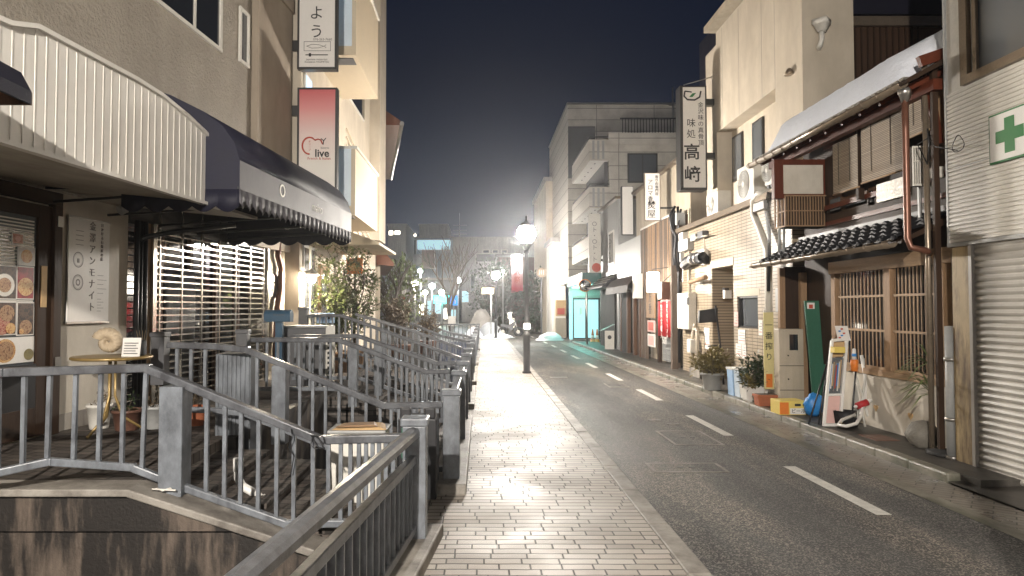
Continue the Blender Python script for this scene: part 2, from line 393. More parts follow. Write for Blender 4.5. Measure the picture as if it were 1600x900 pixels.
M['skin_clear'] = mat('plastic_sheet', (.55,.54,.50), .25, 0, .1)
M['reed'] = brick_mat('reed', (.27,.21,.15), (.38,.31,.23), (.12,.09,.065), 3.0, .022, .004, 'YZ0', .7, 0, bmp=.5)
M['globe'] = emit('globe', WARM, LAMP_L)
# ================================================================ THE GROUND
ZR = -.07          # road level; the walk is at 0
ZF = .03           # footway along the right shops
TZ = .43           # terraces on the left
b = B()
for x0, x1, y0, y1 in ((-.34, 600, -60, 36), (-600, 600, 36, 1500), (-600, -7, -60, 36)): b.quad((x0,y0,-.13),(x1,y0,-.13),(x1,y1,-.13),(x0,y1,-.13))
struct(b.build('ground', M['footway']))
b = B()      # road with its later bend to the left
b.quad((1.39,-30,ZR),(3.92,-30,ZR),(3.92,30,ZR),(1.39,30,ZR)); b.quad((1.39,30,ZR),(3.92,30,ZR),(5.0,38,ZR),(1.1,38,ZR))
b.quad((1.1,38,ZR),(5.0,38,ZR),(3.6,60,ZR),(-.6,58,ZR)); b.quad((-.6,58,ZR),(3.6,60,ZR),(-6,95,ZR),(-12,90,ZR)); b.quad((5.0,38,ZR),(30,39,ZR),(30,45,ZR),(4.6,45,ZR))
struct(b.build('road', M['asphalt']))
b = B(); b.box(-.42, 1.24, -12, 37, -.13, 0)
struct(b.build('sidewalk', M['pavers']))
for k in range(52):
    y = -12 + k*.95
    o = B().box(1.245, 1.395, y, y+.943, -.13, random.uniform(.0,.006)).build('sidewalk_kerb', M['kerb'], bevel=.012); struct(o)
b = B(); b.quad((3.90,-12,ZR+.004),(4.06,-12,ZR+.004),(4.06,34,ZR+.004),(3.90,34,ZR+.004)); struct(b.build('gutter_edge', M['kerb_wet']))
b = B(); b.quad((4.06,-12,ZR+.004),(4.46,-12,ZR+.004),(4.46,34,ZR+.004),(4.06,34,ZR+.004)); struct(b.build('gutter', M['gutter_pavers']))
for k in range(58):
    y = 6.55 + k*.6
    if y > 33: break
    o = B().box(4.46, 4.60, y, y+.594, -.12, ZF+random.uniform(-.004,.004)).build('footway_kerb', M['kerb_wet'], bevel=.02); struct(o)
b = B(); b.box(4.60, 5.6, 6.3, 33.3, -.12, ZF-.004); struct(b.build('footway', M['footway']))
b = B(); b.quad((4.46,-12,ZR+.02),(5.6,-12,ZR+.02),(5.6,6.6,ZF-.03),(4.46,6.6,ZR+.02)); struct(b.build('forecourt', M['footway']))
b = B()      # painted dashes
y = -1.35
while y < 46:
    b.quad((3.20 - max(0,y-30)*.02,y,ZR+.004),(3.33- max(0,y-30)*.02,y,ZR+.004),(3.33- max(0,y-30)*.02,y+1.7,ZR+.004),(3.20- max(0,y-30)*.02,y+1.7,ZR+.004)); y += 3.45
struct(b.build('road_marking', M['paint']))
# manhole covers let into the asphalt
def cover(px, py, w_, l_, label, grate=False):
    c = onZ(px, py, ZR)
    t = thing('manhole_cover', label, 'manhole cover', (c.x, c.y, ZR), group='covers in the road')
    b = B(); e = .035
    b.box(c.x-w_/2,c.x+w_/2,c.y-l_/2,c.y-l_/2+e,ZR-.01,ZR+.006).box(c.x-w_/2,c.x+w_/2,c.y+l_/2-e,c.y+l_/2,ZR-.01,ZR+.006)
    b.box(c.x-w_/2,c.x-w_/2+e,c.y-l_/2+e,c.y+l_/2-e,ZR-.01,ZR+.006).box(c.x+w_/2-e,c.x+w_/2,c.y-l_/2+e,c.y+l_/2-e,ZR-.01,ZR+.006)
    b.build('frame', M['kerb'], t)
    b = B()
    if grate:
        n = int(w_/.04)
        b.box(c.x-w_/2+e,c.x+w_/2-e,c.y-l_/2+e,c.y+l_/2-e,ZR-.01,ZR+.002)
        for i in range(n): b.box(c.x-w_/2+e+i*.037, c.x-w_/2+e+i*.037+.014, c.y-l_/2+e, c.y+l_/2-e, ZR, ZR+.008)
        b.build('grate', M['darkmetal'], t)
    else:
        b.box(c.x-w_/2+e,c.x+w_/2-e,c.y-l_/2+e,c.y+l_/2-e,ZR-.01,ZR+.004); b.build('lid', M['asphalt'], t)
        b = B()
        for k in (-1,1): b.tube((c.x+k*.06,c.y,ZR+.003),(c.x+k*.06,c.y,ZR+.009),.035,8)
        b.build('lifting_hole', M['darkmetal'], t)
cover(1075, 684, .62, .95, 'square asphalt filled cover beside the second road dash from the front')
cover(1072, 731, .78, .42, 'wide shallow asphalt filled cover nearest the camera in the road')
cover(873, 590, .42, .30, 'black drain grate by the sidewalk kerb level with the street lamp', True)
cover(963, 602, .45, .75, 'small square cover near the middle of the road beyond the street lamp')
cover(1022, 657, .16, .12, 'tiny metal valve lid left of the near square cover')
cover(1052, 663, .16, .12, 'tiny metal valve lid directly behind the near square cover')

# ================================================================ CANAL AND TERRACES
b = B(); b.quad((-7,-12,-1.3),(-.34,-12,-1.3),(-.34,36,-1.3),(-7,36,-1.3)); struct(b.build('water', M['water']))
b = B(); b.box(-.58,-.345,-12,36,-1.4,-.04)
struct(b.build('canal_wall', M['canal_concrete']))
b = B()      # front wall of the near terrace, upper band proud of the stained lower wall
b.prism([(-7,4.56,-1.4),(-7,4.56,.14),(-1.57,4.56,.14),(-.97,4.56,-.055),(-.36,4.56,-.055),(-.36,4.56,-1.4)],(0,.3,0))
struct(b.build('canal_front_wall', M['canal_concrete']))
P0 = onY(205,765,4.47); 
b = B(); b.prism([(-7,4.50,.143),(-7,4.50,TZ-.05),(-2.32,4.50,TZ-.05),(-1.56,4.50,.143)],(0,.38,0))
struct(b.build('terrace_band', M['canal_concrete']))
b = B(); b.prism([(-7,4.44,TZ-.05),(-7,4.44,TZ),(-2.30,4.44,TZ),(-.95,4.44,.0),(-.60,4.44,0),(-.60,4.44,-.05),(-.97,4.44,-.05),(-2.31,4.44,TZ-.05)],(0,.26,0))
struct(b.build('terrace_coping', M['kerb'], bevel=.01))
b = B(); b.box(-9,-2.34,4.7,36,-1.4,TZ-.004); struct(b.build('terrace', M['terrace_brick']))
b = B(); b.box(-2.34,-2.24,6.22,36,-1.4,TZ); struct(b.build('terrace_edge', M['canal_concrete']))
def steps(name, y0, y1, x0=-2.34, x1=-.72, n=4, z1=TZ):
    b = B()
    for i in range(n):
        xa = x0 + (x1-x0)*i/n; xb = x0 + (x1-x0)*(i+1)/n; z = z1*(n-i)/(n+1)
        b.box(xa, xb+.03, y0, y1, -.35, z - .04)
    o = struct(b.build(name, M['step_brick']))
    b = B()
    for i in range(n):
        xa = x0 + (x1-x0)*i/n; xb = x0 + (x1-x0)*(i+1)/n; z = z1*(n-i)/(n+1)
        b.box(xa, xb+.05, y0, y1, z-.04, z)
    struct(b.build(name+'_treads', M['terrace_brick'], bevel=.006))
    b = B(); b.box(x1+.05, -.36, y0, y1, -.2, -.002); struct(b.build(name+'_landing', M['terrace_brick']))
steps('bridge_steps', 4.72, 6.12)
steps('far_bridge_steps', 9.75, 11.2)
steps('distant_bridge_steps', 12.9, 14.8)

# ---- railings
def interp(pts, ax, v):
    s = sorted(pts, key=lambda p: p[ax])
    for a, c in zip(s, s[1:]):
        if a[ax] <= v <= c[ax]:
            t = (v-a[ax])/max(1e-6,(c[ax]-a[ax])); return Vector(a).lerp(Vector(c), t)
    return None
def post(x, y, z0, z1, t, s_=.15, cap=True):
    b = B(); b.box(x-s_/2,x+s_/2,y-s_/2,y+s_/2,z0,z1-(.055 if cap else 0)); p = b.build('post', M['rail'], t, bevel=.006)
    if cap: B().box(x-s_/2-.014,x+s_/2+.014,y-s_/2-.014,y+s_/2+.014,z1-.053,z1).build('post_cap', M['rail'], p, bevel=.01)
def railing(label, top, bot, ax, bars, group, posts=(), tw=.07, th=.055, bs=.026, cat='railing', mid=None, loc=None):
    t = thing('railing', label, cat, loc or tuple(bot[0]), group=group)
    for nm, pts, w_, h_ in (('top_rail', top, tw, th), ('bottom_rail', bot, tw*.75, .05), ('middle_rail', mid, tw*.8, .06)):
        if not pts: continue
        b = B()
        for a, c in zip(pts, pts[1:]): b.bar(a, c, w_, h_)
        for a in pts[1:-1]: b.cbox(a, w_*.98, w_*.98, h_*.98)
        b.build(nm, M['rail_top'] if nm == 'top_rail' else M['rail'], t, bevel=.008)
    for v in bars:
        a = interp(mid or top, ax, v); c = interp(bot, ax, v)
        if a is None or c is None: continue
        B().bar(a, c, bs, bs, (0,1,0) if ax == 0 else (1,0,0)).build('baluster', M['rail'], t)
    for q in posts: post(*q[:4], t, *q[4:])
    return t
def pxs(y, *l): return [(p-PX0)/F*y for p in l]
Y1 = 4.6
top = [Vector((-.52,Y1,.735)), onY(500,687,Y1), onY(228,575,4.68), onZ(0,582,1.205), Vector((-4.6,3.9,1.205))]
def onplan(px, py, pl):
    Y = 4.6
    for _ in range(30):
        X = (px-PX0)/F*Y; q = interp(pl, 0, X); Y = q.y if q else Y
    return onY(px, py, Y)
bot = [onplan(625,816,top), onplan(447,818,top), onplan(262,752,top), onplan(206,730,top), onplan(76,721,top), onplan(-20,728,top), Vector((-4.6,3.9,.575))]
bot[-2].z = .575
bars = [onplan(p, 600, top).x for p in (-3,37,77,118,157,193,228)] + pxs(4.62,  323,352,378,406,435,462,492, 516,535,550,563,574,584,594,605,616) + [-3.5,-3.7,-3.9,-4.1]
t = railing('grey steel railing nearest the camera, along the front edge of the terrace', top, bot, 0, bars, 'railings across the canal bridges')
b = B(); x0, x1 = onY(257,600,4.66).x, onY(293,600,4.66).x
b.box(x0, x1, 4.58, 4.74, onY(270,776,4.6).z, onY(290,604,4.6).z); b.build('post', M['rail'], t, bevel=.006)
b = B(); b.path([(x0-.02+.04*k%.19, 4.55-.012*(k%3), .40+.01*(k%2)) for k in range(6)],.006,5); b.build('wire', M['offwhite'], t)
# cable ties and loose wire on the rail
b = B(); c = onY(497,690,4.55)
for k in range(3): b.path([(c.x+.045*math.cos(a+k), c.y-.01+.02*math.sin(3*a), c.z+.05*math.sin(a)) for a in [i*.7 for i in range(10)]],.004,4)
c = onY(455,670,4.55); b.path([c, c+Vector((.01,-.01,-.06)), c+Vector((-.015,0,-.12)), c+Vector((.02,0,-.18)), c+Vector((.0,0,-.3))],.004,4)
b.build('loose_wire', M['black'], t)
def cross(y, pts, drop, barpx, label, posts=()):
    top = [onY(px,py,y) for px,py in pts]; bot = [p - Vector((0,0,drop)) for p in top]
    ps = []
    for px0,px1 in posts:
        xa, xb = (px0-PX0)/F*y, (px1-PX0)/F*y; m = interp(top,0,(xa+xb)/2); ps.append(((xa+xb)/2, y+.03, m.z-drop-.15, m.z-.02, xb-xa, False))
    return railing(label, top, bot, 0, pxs(y,*barpx), 'railings across the canal bridges', ps)
def den(a, b_, n): return [a+(b_-a)*i/n for i in range(n+1)]
cross(6.19, [(692,632),(600,634),(384,546),(333,541),(262,539)], .58, [278,300,322,403,470,490,510,531,552,573,595]+den(612,684,6), 'second railing back, joining the capped post right of the dark broom', [(427,449)])
cross(8.1, [(703,580),(666,581),(528,531),(386,531)], .58, [403,418,435,452,468,485,501,517,534,574,591,608,619,628,636]+den(645,698,7), 'third railing back, level part running left to the black capped post', [(545,559)])
cross(9.5, [(712,567),(683,568),(559,525),(457,526)], .58, den(462,600,10)+den(610,700,10), 'fourth railing back, in front of the grey utility cabinet', [(586,598)])
cross(11.3, [(720,560),(600,517),(533,493),(480,493)], .72, den(490,600,11)+den(610,712,9), 'fifth railing back, starting beside the pale blue letter boxes', [(596,604)])
cross(12.6, [(722,545),(648,518),(584,499),(555,491)], .72, den(560,712,16), 'sixth railing back, rising behind the leafy potted bush')
cross(15.1, [(735,535),(690,525),(640,505)], .62, den(645,730,10), 'seventh railing back, rising behind the bare brown bush')
cross(17.6, [(738,527),(700,519),(655,503)], .62, den(660,733,9), 'farthest sloping railing, small beside the far lit sidewalk')
# near street-side parapet rail
def sx(y): return -.445 - .109*(4.6-y)
ys = [4.6, -.4]
top = [Vector((sx(4.58),4.58,.785)), Vector((sx(-.4),-.4,.80))]; mid = [Vector((sx(y),y,.605)) for y in ys]; bot = [Vector((sx(y),y,.15)) for y in ys]
t = thing('railing','long grey steel railing running from the camera to the nearest capped post','railing',(sx(4.6),4.6,0),group='street side railings')
b = B(); a, c = top
d = (c-a).normalized(); rgt = d.cross(Vector((0,0,1))).normalized()
prof = [(-.045,-.03),(-.045,.005),(-.03,.025),(0,.032),(.03,.025),(.045,.005),(.045,-.03)]
b.prism([a + rgt*u + Vector((0,0,v)) for u, v in prof], c-a); b.build('top_rail', M['rail_top'], t, bevel=.004)
B().bar(mid[0],mid[1],.05,.055).build('middle_rail', M['rail'], t, bevel=.006)
B().bar(bot[0],bot[1],.05,.05).build('bottom_rail', M['rail'], t, bevel=.006)
y = 4.42
while y > 1.2:
    B().bar((sx(y),y,.6),(sx(y),y,.15),.022,.04,(1,0,0)).build('baluster', M['rail'], t); y -= .118
post(sx(4.6), 4.6, .0, .875, t, .155)
b = B(); b.prism([(sx(4.86)-.17,4.86,-.13),(sx(4.86)+.15,4.86,-.13),(sx(-1)+.15,-1,-.13),(sx(-1)-.17,-1,-.13)],(0,0,.215)); struct(b.build('parapet_kerb', M['kerb'], bevel=.015))
# farther street-side panels
def street_panel(y0, y1, py, label, first_x=-.27):
    X = lambda y: first_x + (y-6.19)*.004
    t = thing('railing', label, 'railing', (X(y0),y0,0), group='street side railings')
    a, c = Vector((X(y0),y0,0)), Vector((X(y1),y1,0)); z = Vector((0,0,1))
    B().bar(a+z*.79,c+z*.79,.07,.055).build('top_rail', M['rail_top'], t, bevel=.006)
    B().bar(a+z*.66,c+z*.66,.045,.045).build('middle_rail', M['rail'], t)
    B().bar(a+z*.17,c+z*.17,.045,.045).build('bottom_rail', M['rail'], t)
    n = int((y1-y0)/.125)
    for i in range(1, n):
        y = y0 + (y1-y0)*i/n; B().bar((X(y),y,.66),(X(y),y,.17),.022,.035,(1,0,0)).build('baluster', M['rail'], t)
    for y in py: post(X(y), y, 0, .875, t, .15)
    struct(B().box(X(y0)-.16,X(y0)+.14,y0-.28,y1+.2,-.13,.085).build('parapet_kerb', M['kerb'], bevel=.015))
street_panel(6.19, 9.55, (6.19, 8.05, 9.5), 'street side railing starting at the second capped post')
street_panel(11.2, 13.3, (11.2, 12.6), 'third street side railing, dark panel beyond the first bridge gap')
street_panel(14.6, 18.2, (14.6, 16.3, 18.2), 'fourth street side railing with three posts, before the street lamp')
street_panel(19.6, 25, (19.6, 22.3, 25), 'fifth street side railing, just past the street lamp')
street_panel(26.4, 34, (26.4, 30, 34), 'farthest street side railing toward the snow heaps')

# corrugated post box and dark capped posts on the terrace
b = B(); x0, x1 = onY(337,560,6.35).x, onY(392,560,6.35).x; z1 = onY(360,553,6.35).z
b.box(x0,x1,6.35,6.6,-.2,z1)
for k in range(8): xx = x0+.02+(x1-x0-.04)*k/7; b.box(xx-.012,xx+.012,6.335,6.35,-.2,z1-.01)
tag(b.build('post_panel', M['rail'], loc=(x0,6.4,TZ), bevel=.004), 'wide ribbed grey panel post where the second railing turns', 'panel')
def capped(px0,px1,py0,py1,y,label):
    a, c = onY(px0,py0,y), onY(px1,py1,y); s_ = c.x-a.x; x = (a.x+c.x)/2
    t = thing('bollard_post', label, 'post', (x,y+s_/2,c.z), group='dark terrace posts')
    B().box(x-s_*.43,x+s_*.43,y+s_*.07,y+s_*.93,c.z,a.z-.05).build('post', M['darkgrey'], t, bevel=.005)
    B().box(a.x,c.x,y,y+s_,a.z-.05,a.z).build('cap', M['darkgrey'], t, bevel=.008)
capped(233,256,519,602,6.9,'dark square post at the right end of the round table')
capped(367,386,515,560,7.9,'black capped post where the level third railing begins')
capped(465,480,480,520,11.4,'dark capped post at the left end of the fifth railing')
# ================================================================ LEFT BUILDINGS
PA = 4.714
def lpane(b, p, y0, y1, z0, z1, th=.02): return b.lbox(p-th, p, y0, y1, z0, z1)
A = thing('stucco_building', 'beige rough stucco building at the left with a white ribbed canopy', 'building', L(PA,7,0))
B().lbox(PA, PA+5, 2, 10.6, 2.72, 11).build('wall', M['stucco'], A)
B().lbox(PA, PA+5, 2, 7.55, TZ-.4, 2.72).build('shop_wall', M['plaster_white'], A)
B().lbox(PA-.012, PA, 6.48, 7.5, TZ, TZ+.16).build('skirting', M['concrete'], A)
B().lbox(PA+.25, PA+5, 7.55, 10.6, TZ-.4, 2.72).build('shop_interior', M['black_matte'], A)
for y0, y1, z0, z1 in ((7.7,9.6,5.32,7.0),(10.15,10.48,5.4,6.15)):
    w_ = B(); w_.lbox(PA-.035,PA+.02,y0,y1,z0-.05,z0).lbox(PA-.03,PA+.02,y0,y1,z1,z1+.05).lbox(PA-.03,PA+.02,y0,y0+.06,z0,z1).lbox(PA-.03,PA+.02,y1-.06,y1,z0,z1)
    if y1-y0 > 1: w_.lbox(PA-.02,PA+.02,(y0+y1)/2+.2,(y0+y1)/2+.25,z0,z1)
    wf = w_.build('window', M['offwhite'], A); B().lbox(PA-.008,PA,y0+.06,y1-.06,z0,z1).build('pane', M['glass_dark'], wf)
# door with food posters
d0 = onL(83,560,PA); d1y = d0.y; dz = onL(70,318,PA-.03).z
D = B(); D.lbox(PA-.07,PA,d1y-.10,d1y,TZ,dz).lbox(PA-.07,PA,d1y-1.3,d1y,dz,dz+.12).lbox(PA-.07,PA,d1y-1.3,d1y-1.2,TZ,dz).build
D = D.build('door', M['darkwood'], A, bevel=.004)
B().lbox(PA-.045,PA-.005,d1y-.27,d1y-.10,TZ+.02,dz-.02).lbox(PA-.045,PA-.005,d1y-1.19,d1y-.27,TZ+.02,TZ+.28).lbox(PA-.045,PA-.005,d1y-1.19,d1y-.27,dz-.14,dz-.02).build('door_leaf', M['darkwood'], D, bevel=.004)
B().lbox(PA-.02,PA-.01,d1y-1.19,d1y-.27,TZ+.28,dz-.14).build('pane', M['glass_mid'], D); B().lbox(PA-.044,PA-.022,d1y-1.19,d1y-.27,TZ+.28,onL(40,569,PA).z).build('lower_panel', M['black'], D)
b = B()
for k in range(26): z = dz-.18-k*.03; b.lbox(PA-.026,PA-.021,d1y-1.1,d1y-.3,z-.012,z)
b.build('blind', M['offwhite'], D)
a_ = onL(63,415,PA-.05); c_ = onL(63,480,PA-.05)
B().lbox(PA-.052,PA-.046,d1y-.235,d1y-.165,c_.z,a_.z).build('tape', M['card'], D)
for zz in (dz-.1, TZ+.72): B().lbox(PA-.078,PA-.071,d1y-.07,d1y-.0,zz-.1,zz).build('hinge', M['steel'], D)
# posters: photographs of dishes, as printed discs on dark or pale sheets
def food(name, a, b_, c, sc):
    m, t, b = nmat(name); v = pos_node(t); c1 = ramp(t, noise(t, v, sc, 3, .7), [(.3,a),(.45,b_),(.52,c),(.62,b_),(.7,a)])
    t.links.new(c1, b.inputs['Base Color']); b.inputs['Roughness'].default_value = .35; M[name] = m
food('dishA', (.30,.10,.03), (.50,.24,.08), (.62,.45,.22), 34); food('dishB', (.20,.02,.02), (.34,.08,.06), (.50,.30,.20), 38); food('dishC', (.08,.035,.02), (.26,.13,.07), (.42,.28,.16), 36)
food('sheet_dark', (.012,.011,.012), (.03,.02,.02), (.10,.06,.04), 16); food('sheet_red', (.20,.012,.02), (.30,.02,.03), (.14,.01,.015), 14)
def poster(par, p, pxa, pya, pxb, pyb, base, discs, nm='poster'):
    q = onL(pxa,pya,p); r_ = onL(pxb,pyb,p); y0,y1 = q.y, r_.y; z1 = onL((pxa+pxb)/2,pya,p).z; z0 = onL((pxa+pxb)/2,pyb,p).z
    P = B().lbox(p-.004,p,y0,y1,z0,z1).build(nm, M['paper'], par)
    B().lbox(p-.006,p-.0042,y0+.01,y1-.01,z0+.01,z1-.01).build('print', M[base], P)
    for (u,v,r0,mm) in discs:
        cy = y0+(y1-y0)*u; cz = z0+(z1-z0)*v; R0 = r0*min(y1-y0,z1-z0)
        bb = B(); ring = [L(p-.0075-.002*discs.index((u,v,r0,mm)), cy+R0*math.cos(t), cz+R0*math.sin(t)*.9) for t in [i*math.pi/9 for i in range(18)]]
        bb.prism(ring,(-.001,0,0)); bb.build('dish', M[mm], P)
pp = PA-.03
poster(D, pp, -14, 414, 25, 468, 'sheet_dark', [(.5,.42,.40,'offwhite'),(.5,.42,.26,'dishC')])
poster(D, pp, 26, 416, 52, 468, 'sheet_red', [(.5,.38,.45,'dishA')])
poster(D, pp, -14, 471, 24, 524, 'sheet_dark', [(.4,.3,.35,'dishB'),(.6,.65,.3,'dishC'),(.75,.2,.2,'dishA')])
poster(D, pp, 26, 472, 52, 524, 'sheet_dark', [(.5,.25,.36,'dishC'),(.25,.12,.14,'dishA')])
poster(D, pp, -14, 527, 52, 568, 'paper', [(.3,.5,.5,'dishA'),(.3,.5,.4,'dishC'),(.85,.3,.25,'leaf_yellow')])
poster(D, pp, 27, 386, 54, 415, 'paper', [(.5,.5,.4,'dishA')])
poster(D, pp, 18, 364, 36, 382, 'dishB', [(.5,.5,.3,'paper_pink')])
# shop poster on the wall
q = onL(104,520,PA-.03); r_ = onL(168,520,PA-.03)
zt, zb = onL(104,338,PA-.03).z, onL(104,503,PA-.03).z
t = thing('shop_poster','white vertical poster with grey Japanese lettering on the white wall','poster',L(PA-.03,(q.y+r_.y)/2,zb))
B().lbox(PA-.035,PA-.02,q.y,r_.y,zb,zt).build('sheet', M['paper'], t)
B().lbox(PA-.04,PA-.012,q.y-.012,r_.y+.012,zb-.02,zb).build('rod', M['steel'], t); B().lbox(PA-.04,PA-.012,q.y-.012,r_.y+.012,zt,zt+.02).build('rod', M['steel'], t)
RU = (SH,1,0)   # reading direction on the left facades (towards +Y)
def ltxt(body, size, p, yy, z, m, par, **k): return text('lettering', body, size, L(p, yy, z), RU, (0,0,1), M[m], par, **k)
hy = r_.y-q.y; hz = zt-zb
ltxt('金\n澤\nア\nン\nモ\nナ\nイ\nト', .098, PA-.037, q.y+hy*.56, zb+hz*.54, 'ink_soft', t, ls=1.2)
ltxt('日\nか\nけ\nる\n石\n焼\n屋\nの\n店', .04, PA-.037, q.y+hy*.80, zb+hz*.80, 'ink_soft', t, ls=1.1)
for k in range(4): B().lbox(PA-.037,PA-.035,q.y+hy*.16,q.y+hy*.34,zb+hz*(.88-k*.045),zb+hz*(.885-k*.045)).build('text_line', M['ink_soft'], t)
for k in range(5): B().lbox(PA-.037,PA-.035,q.y+hy*.7,q.y+hy*(.93 if k%2 else .85),zb+hz*(.46-k*.045),zb+hz*(.464-k*.045)).build('text_line', M['ink_soft'], t)
for k in range(5): B().lbox(PA-.037,PA-.035,q.y+hy*.7,q.y+hy*(.86 if k%2 else .8),zb+hz*(.22-k*.03),zb+hz*(.224-k*.03)).build('text_line', M['ink_soft'], t)
for v, inner in ((.60,0),(.38,1)):
    b = B(); cy, cz = q.y+hy*.22, zb+hz*v
    n = 24
    for i in range(n):
        t0, t1 = 2*math.pi*i/n, 2*math.pi*(i+1)/n
        f = lambda tt, r: L(PA-.038, cy+r*math.cos(tt)*1.0, cz+r*math.sin(tt)*1.05)
        b.quad(f(t0,.075),f(t1,.075),f(t1,.066),f(t0,.066)); b.quad(f(t0,.06),f(t1,.06),f(t1,.057),f(t0,.057))
        if inner: b.quad(f(t0,.03),f(t1,.034),f(t1,.022),f(t0,.018))
    if not inner: b.lbox(PA-.039,PA-.037,cy-.014,cy+.016,cz-.03,cz+.012)
    b.build('round_mark', M['ink_soft'], t)
# white ribbed canopy
cz = [(3.0,3.22),(3.98,3.30),(4.19,3.37),(5.2,3.385),(5.55,3.37),(5.95,3.31),(6.25,3.245),(6.48,3.18),(6.6,3.12)]
CP = 3.22; zc = 2.60
cn = thing('canopy', 'white ribbed metal canopy with an arched top over the shop door', 'canopy', L(PA,6,2.7))
b = B()
for (ya,za),(yb,zb_) in zip(cz,cz[1:]):
    b.hexa([L(CP+.05,ya,zc),L(CP,ya,zc),L(CP,yb,zc),L(CP+.05,yb,zc),L(CP+.05,ya,za),L(CP,ya,za),L(CP,yb,zb_),L(CP+.05,yb,zb_)])
b.build('fascia', M['ribbed_white'], cn)
b = B(); y = 3.0
def topz(y):
    for (ya,za),(yb,zb_) in zip(cz,cz[1:]):
        if ya <= y <= yb: return za+(zb_-za)*(y-ya)/(yb-ya)
    return 3.1
while y < 6.58: b.lbox(CP-.0035,CP,y,y+.010,zc,topz(y)-.01); y += .092
b.build('fascia_ribs', M['ribbed_white'], cn)
b = B()
for (ya,za),(yb,zb_) in zip(cz,cz[1:]): b.hexa([L(CP+.06,ya,za-.015),L(CP-.03,ya,za-.015),L(CP-.03,yb,zb_-.015),L(CP+.06,yb,zb_-.015),L(CP+.06,ya,za+.015),L(CP-.03,ya,za+.015),L(CP-.03,yb,zb_+.015),L(CP+.06,yb,zb_+.015)])
b.lbox(CP-.03,CP+.03,3.0,6.62,zc-.03,zc).lbox(CP-.03,CP+.05,6.6,6.63,zc,3.12)
b.build('trim', M['ribbed_white'], cn)
b = B()
for (ya,za),(yb,zb_) in zip(cz,cz[1:]): b.quad(L(CP+.05,ya,za-.02),L(CP+.05,yb,zb_-.02),L(PA,yb,zb_+.10),L(PA,ya,za+.10))
b.quad(L(CP+.05,6.6,zc),L(PA,6.6,2.74),L(PA,6.6,3.2),L(CP+.05,6.6,3.1))
b.build('roof_sheet', M['gutter'], cn, solid=.01)
B().hexa([L(PA,3,2.745),L(CP+.05,3,zc),L(CP+.05,7.55,zc),L(PA,7.55,2.745),L(PA,3,2.78),L(CP+.05,3,zc+.03),L(CP+.05,7.55,zc+.03),L(PA,7.55,2.78)]).build('soffit', M['soffit'], cn)
# little curved awning at the very left edge
nb = thing('small_awning','small dark curved awning cut off by the left edge of the picture','awning',onY(0,130,3.4))
c0 = onY(46,150,3.3)
prof = [(0,-.06),(.0,.0),(-.05,.09),(-.16,.15),(-.34,.20),(-.6,.22)]
B().sheet([(c0.x+u, 3.3, c0.z+v+.02) for u,v in prof],(0,-1.6,0)).build('canvas', M['navy'], nb, solid=.02)
B().prism([(c0.x+u, 3.3, c0.z+v+.02) for u,v in prof]+[(c0.x-.6,3.3,c0.z-.04)],(0,.02,0)).build('end_panel', M['brownwood'], nb)
# navy scalloped awning
aw = thing('scalloped_awning','long navy fabric awning with a scalloped valance over the grille','awning',L(PA,8,2.55))
ya, yb = 6.3, 9.85
AP = [(2.90,2.72),(2.90,2.99),(2.95,3.15),(3.07,3.32),(3.25,3.45),(3.55,3.60),(4.0,3.75),(PA,3.86)]
e = Vector((SH*(yb-ya), yb-ya, 0))
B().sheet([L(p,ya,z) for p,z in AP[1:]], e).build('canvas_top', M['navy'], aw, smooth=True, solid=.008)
B().sheet([L(p,ya,z) for p,z in AP[:2]], e).build('front_panel', M['navy_lamplit'], aw, solid=.008)
ltxt('O', .20, 2.893, 7.3, 2.87, 'offwhite', aw); ltxt('mairo', .16, 2.893, 8.4, 2.85, 'offwhite', aw, off=-.004)
def valance(P0, P1, zt, n, zlo, m, nm, wig):
    b = B(); S_ = n*8; rows = []
    for i in range(S_+1):
        f = i/S_; ph = (f*n) % 1; lo = zlo - .055*abs(math.sin(math.pi*f*n)); q = Vector(P0).lerp(Vector(P1), f)
        wv = wig*math.sin(f*n*2*math.pi)
        rows.append((b.bm.verts.new((q.x, q.y, zt)), b.bm.verts.new((q.x+wv, q.y-wv, lo))))
    for a, c in zip(rows, rows[1:]): b.bm.faces.new((a[0], c[0], c[1], a[1]))
    return b.build(nm, m, aw, solid=.006, smooth=True)
valance(L(2.90,ya,0), L(2.90,yb,0), 2.72, 24, 2.60, M['navy_lamplit'], 'valance', .018)
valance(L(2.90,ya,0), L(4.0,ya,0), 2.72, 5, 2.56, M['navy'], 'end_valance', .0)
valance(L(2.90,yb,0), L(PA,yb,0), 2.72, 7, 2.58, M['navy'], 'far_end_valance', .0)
B().prism([L(p,ya,z) for p,z in AP]+[L(PA,ya,2.72)], (0,.012,0)).build('end_canvas', M['navy'], aw)
B().prism([L(p,yb,z) for p,z in AP]+[L(PA,yb,2.72)], (0,-.012,0)).build('far_end_canvas', M['navy'], aw)
b = B()
for y in (ya+.02, ya+.9, ya+1.8, ya+2.7, yb-.03): b.tube(L(2.93,y,2.72),L(PA,y,2.6),.014,6); b.path([L(p+.02,y,z-.02) for p,z in AP],.014,6)
b.tube(L(2.92,ya,2.73),L(2.92,yb,2.73),.018,6); b.build('frame', M['black'], aw)
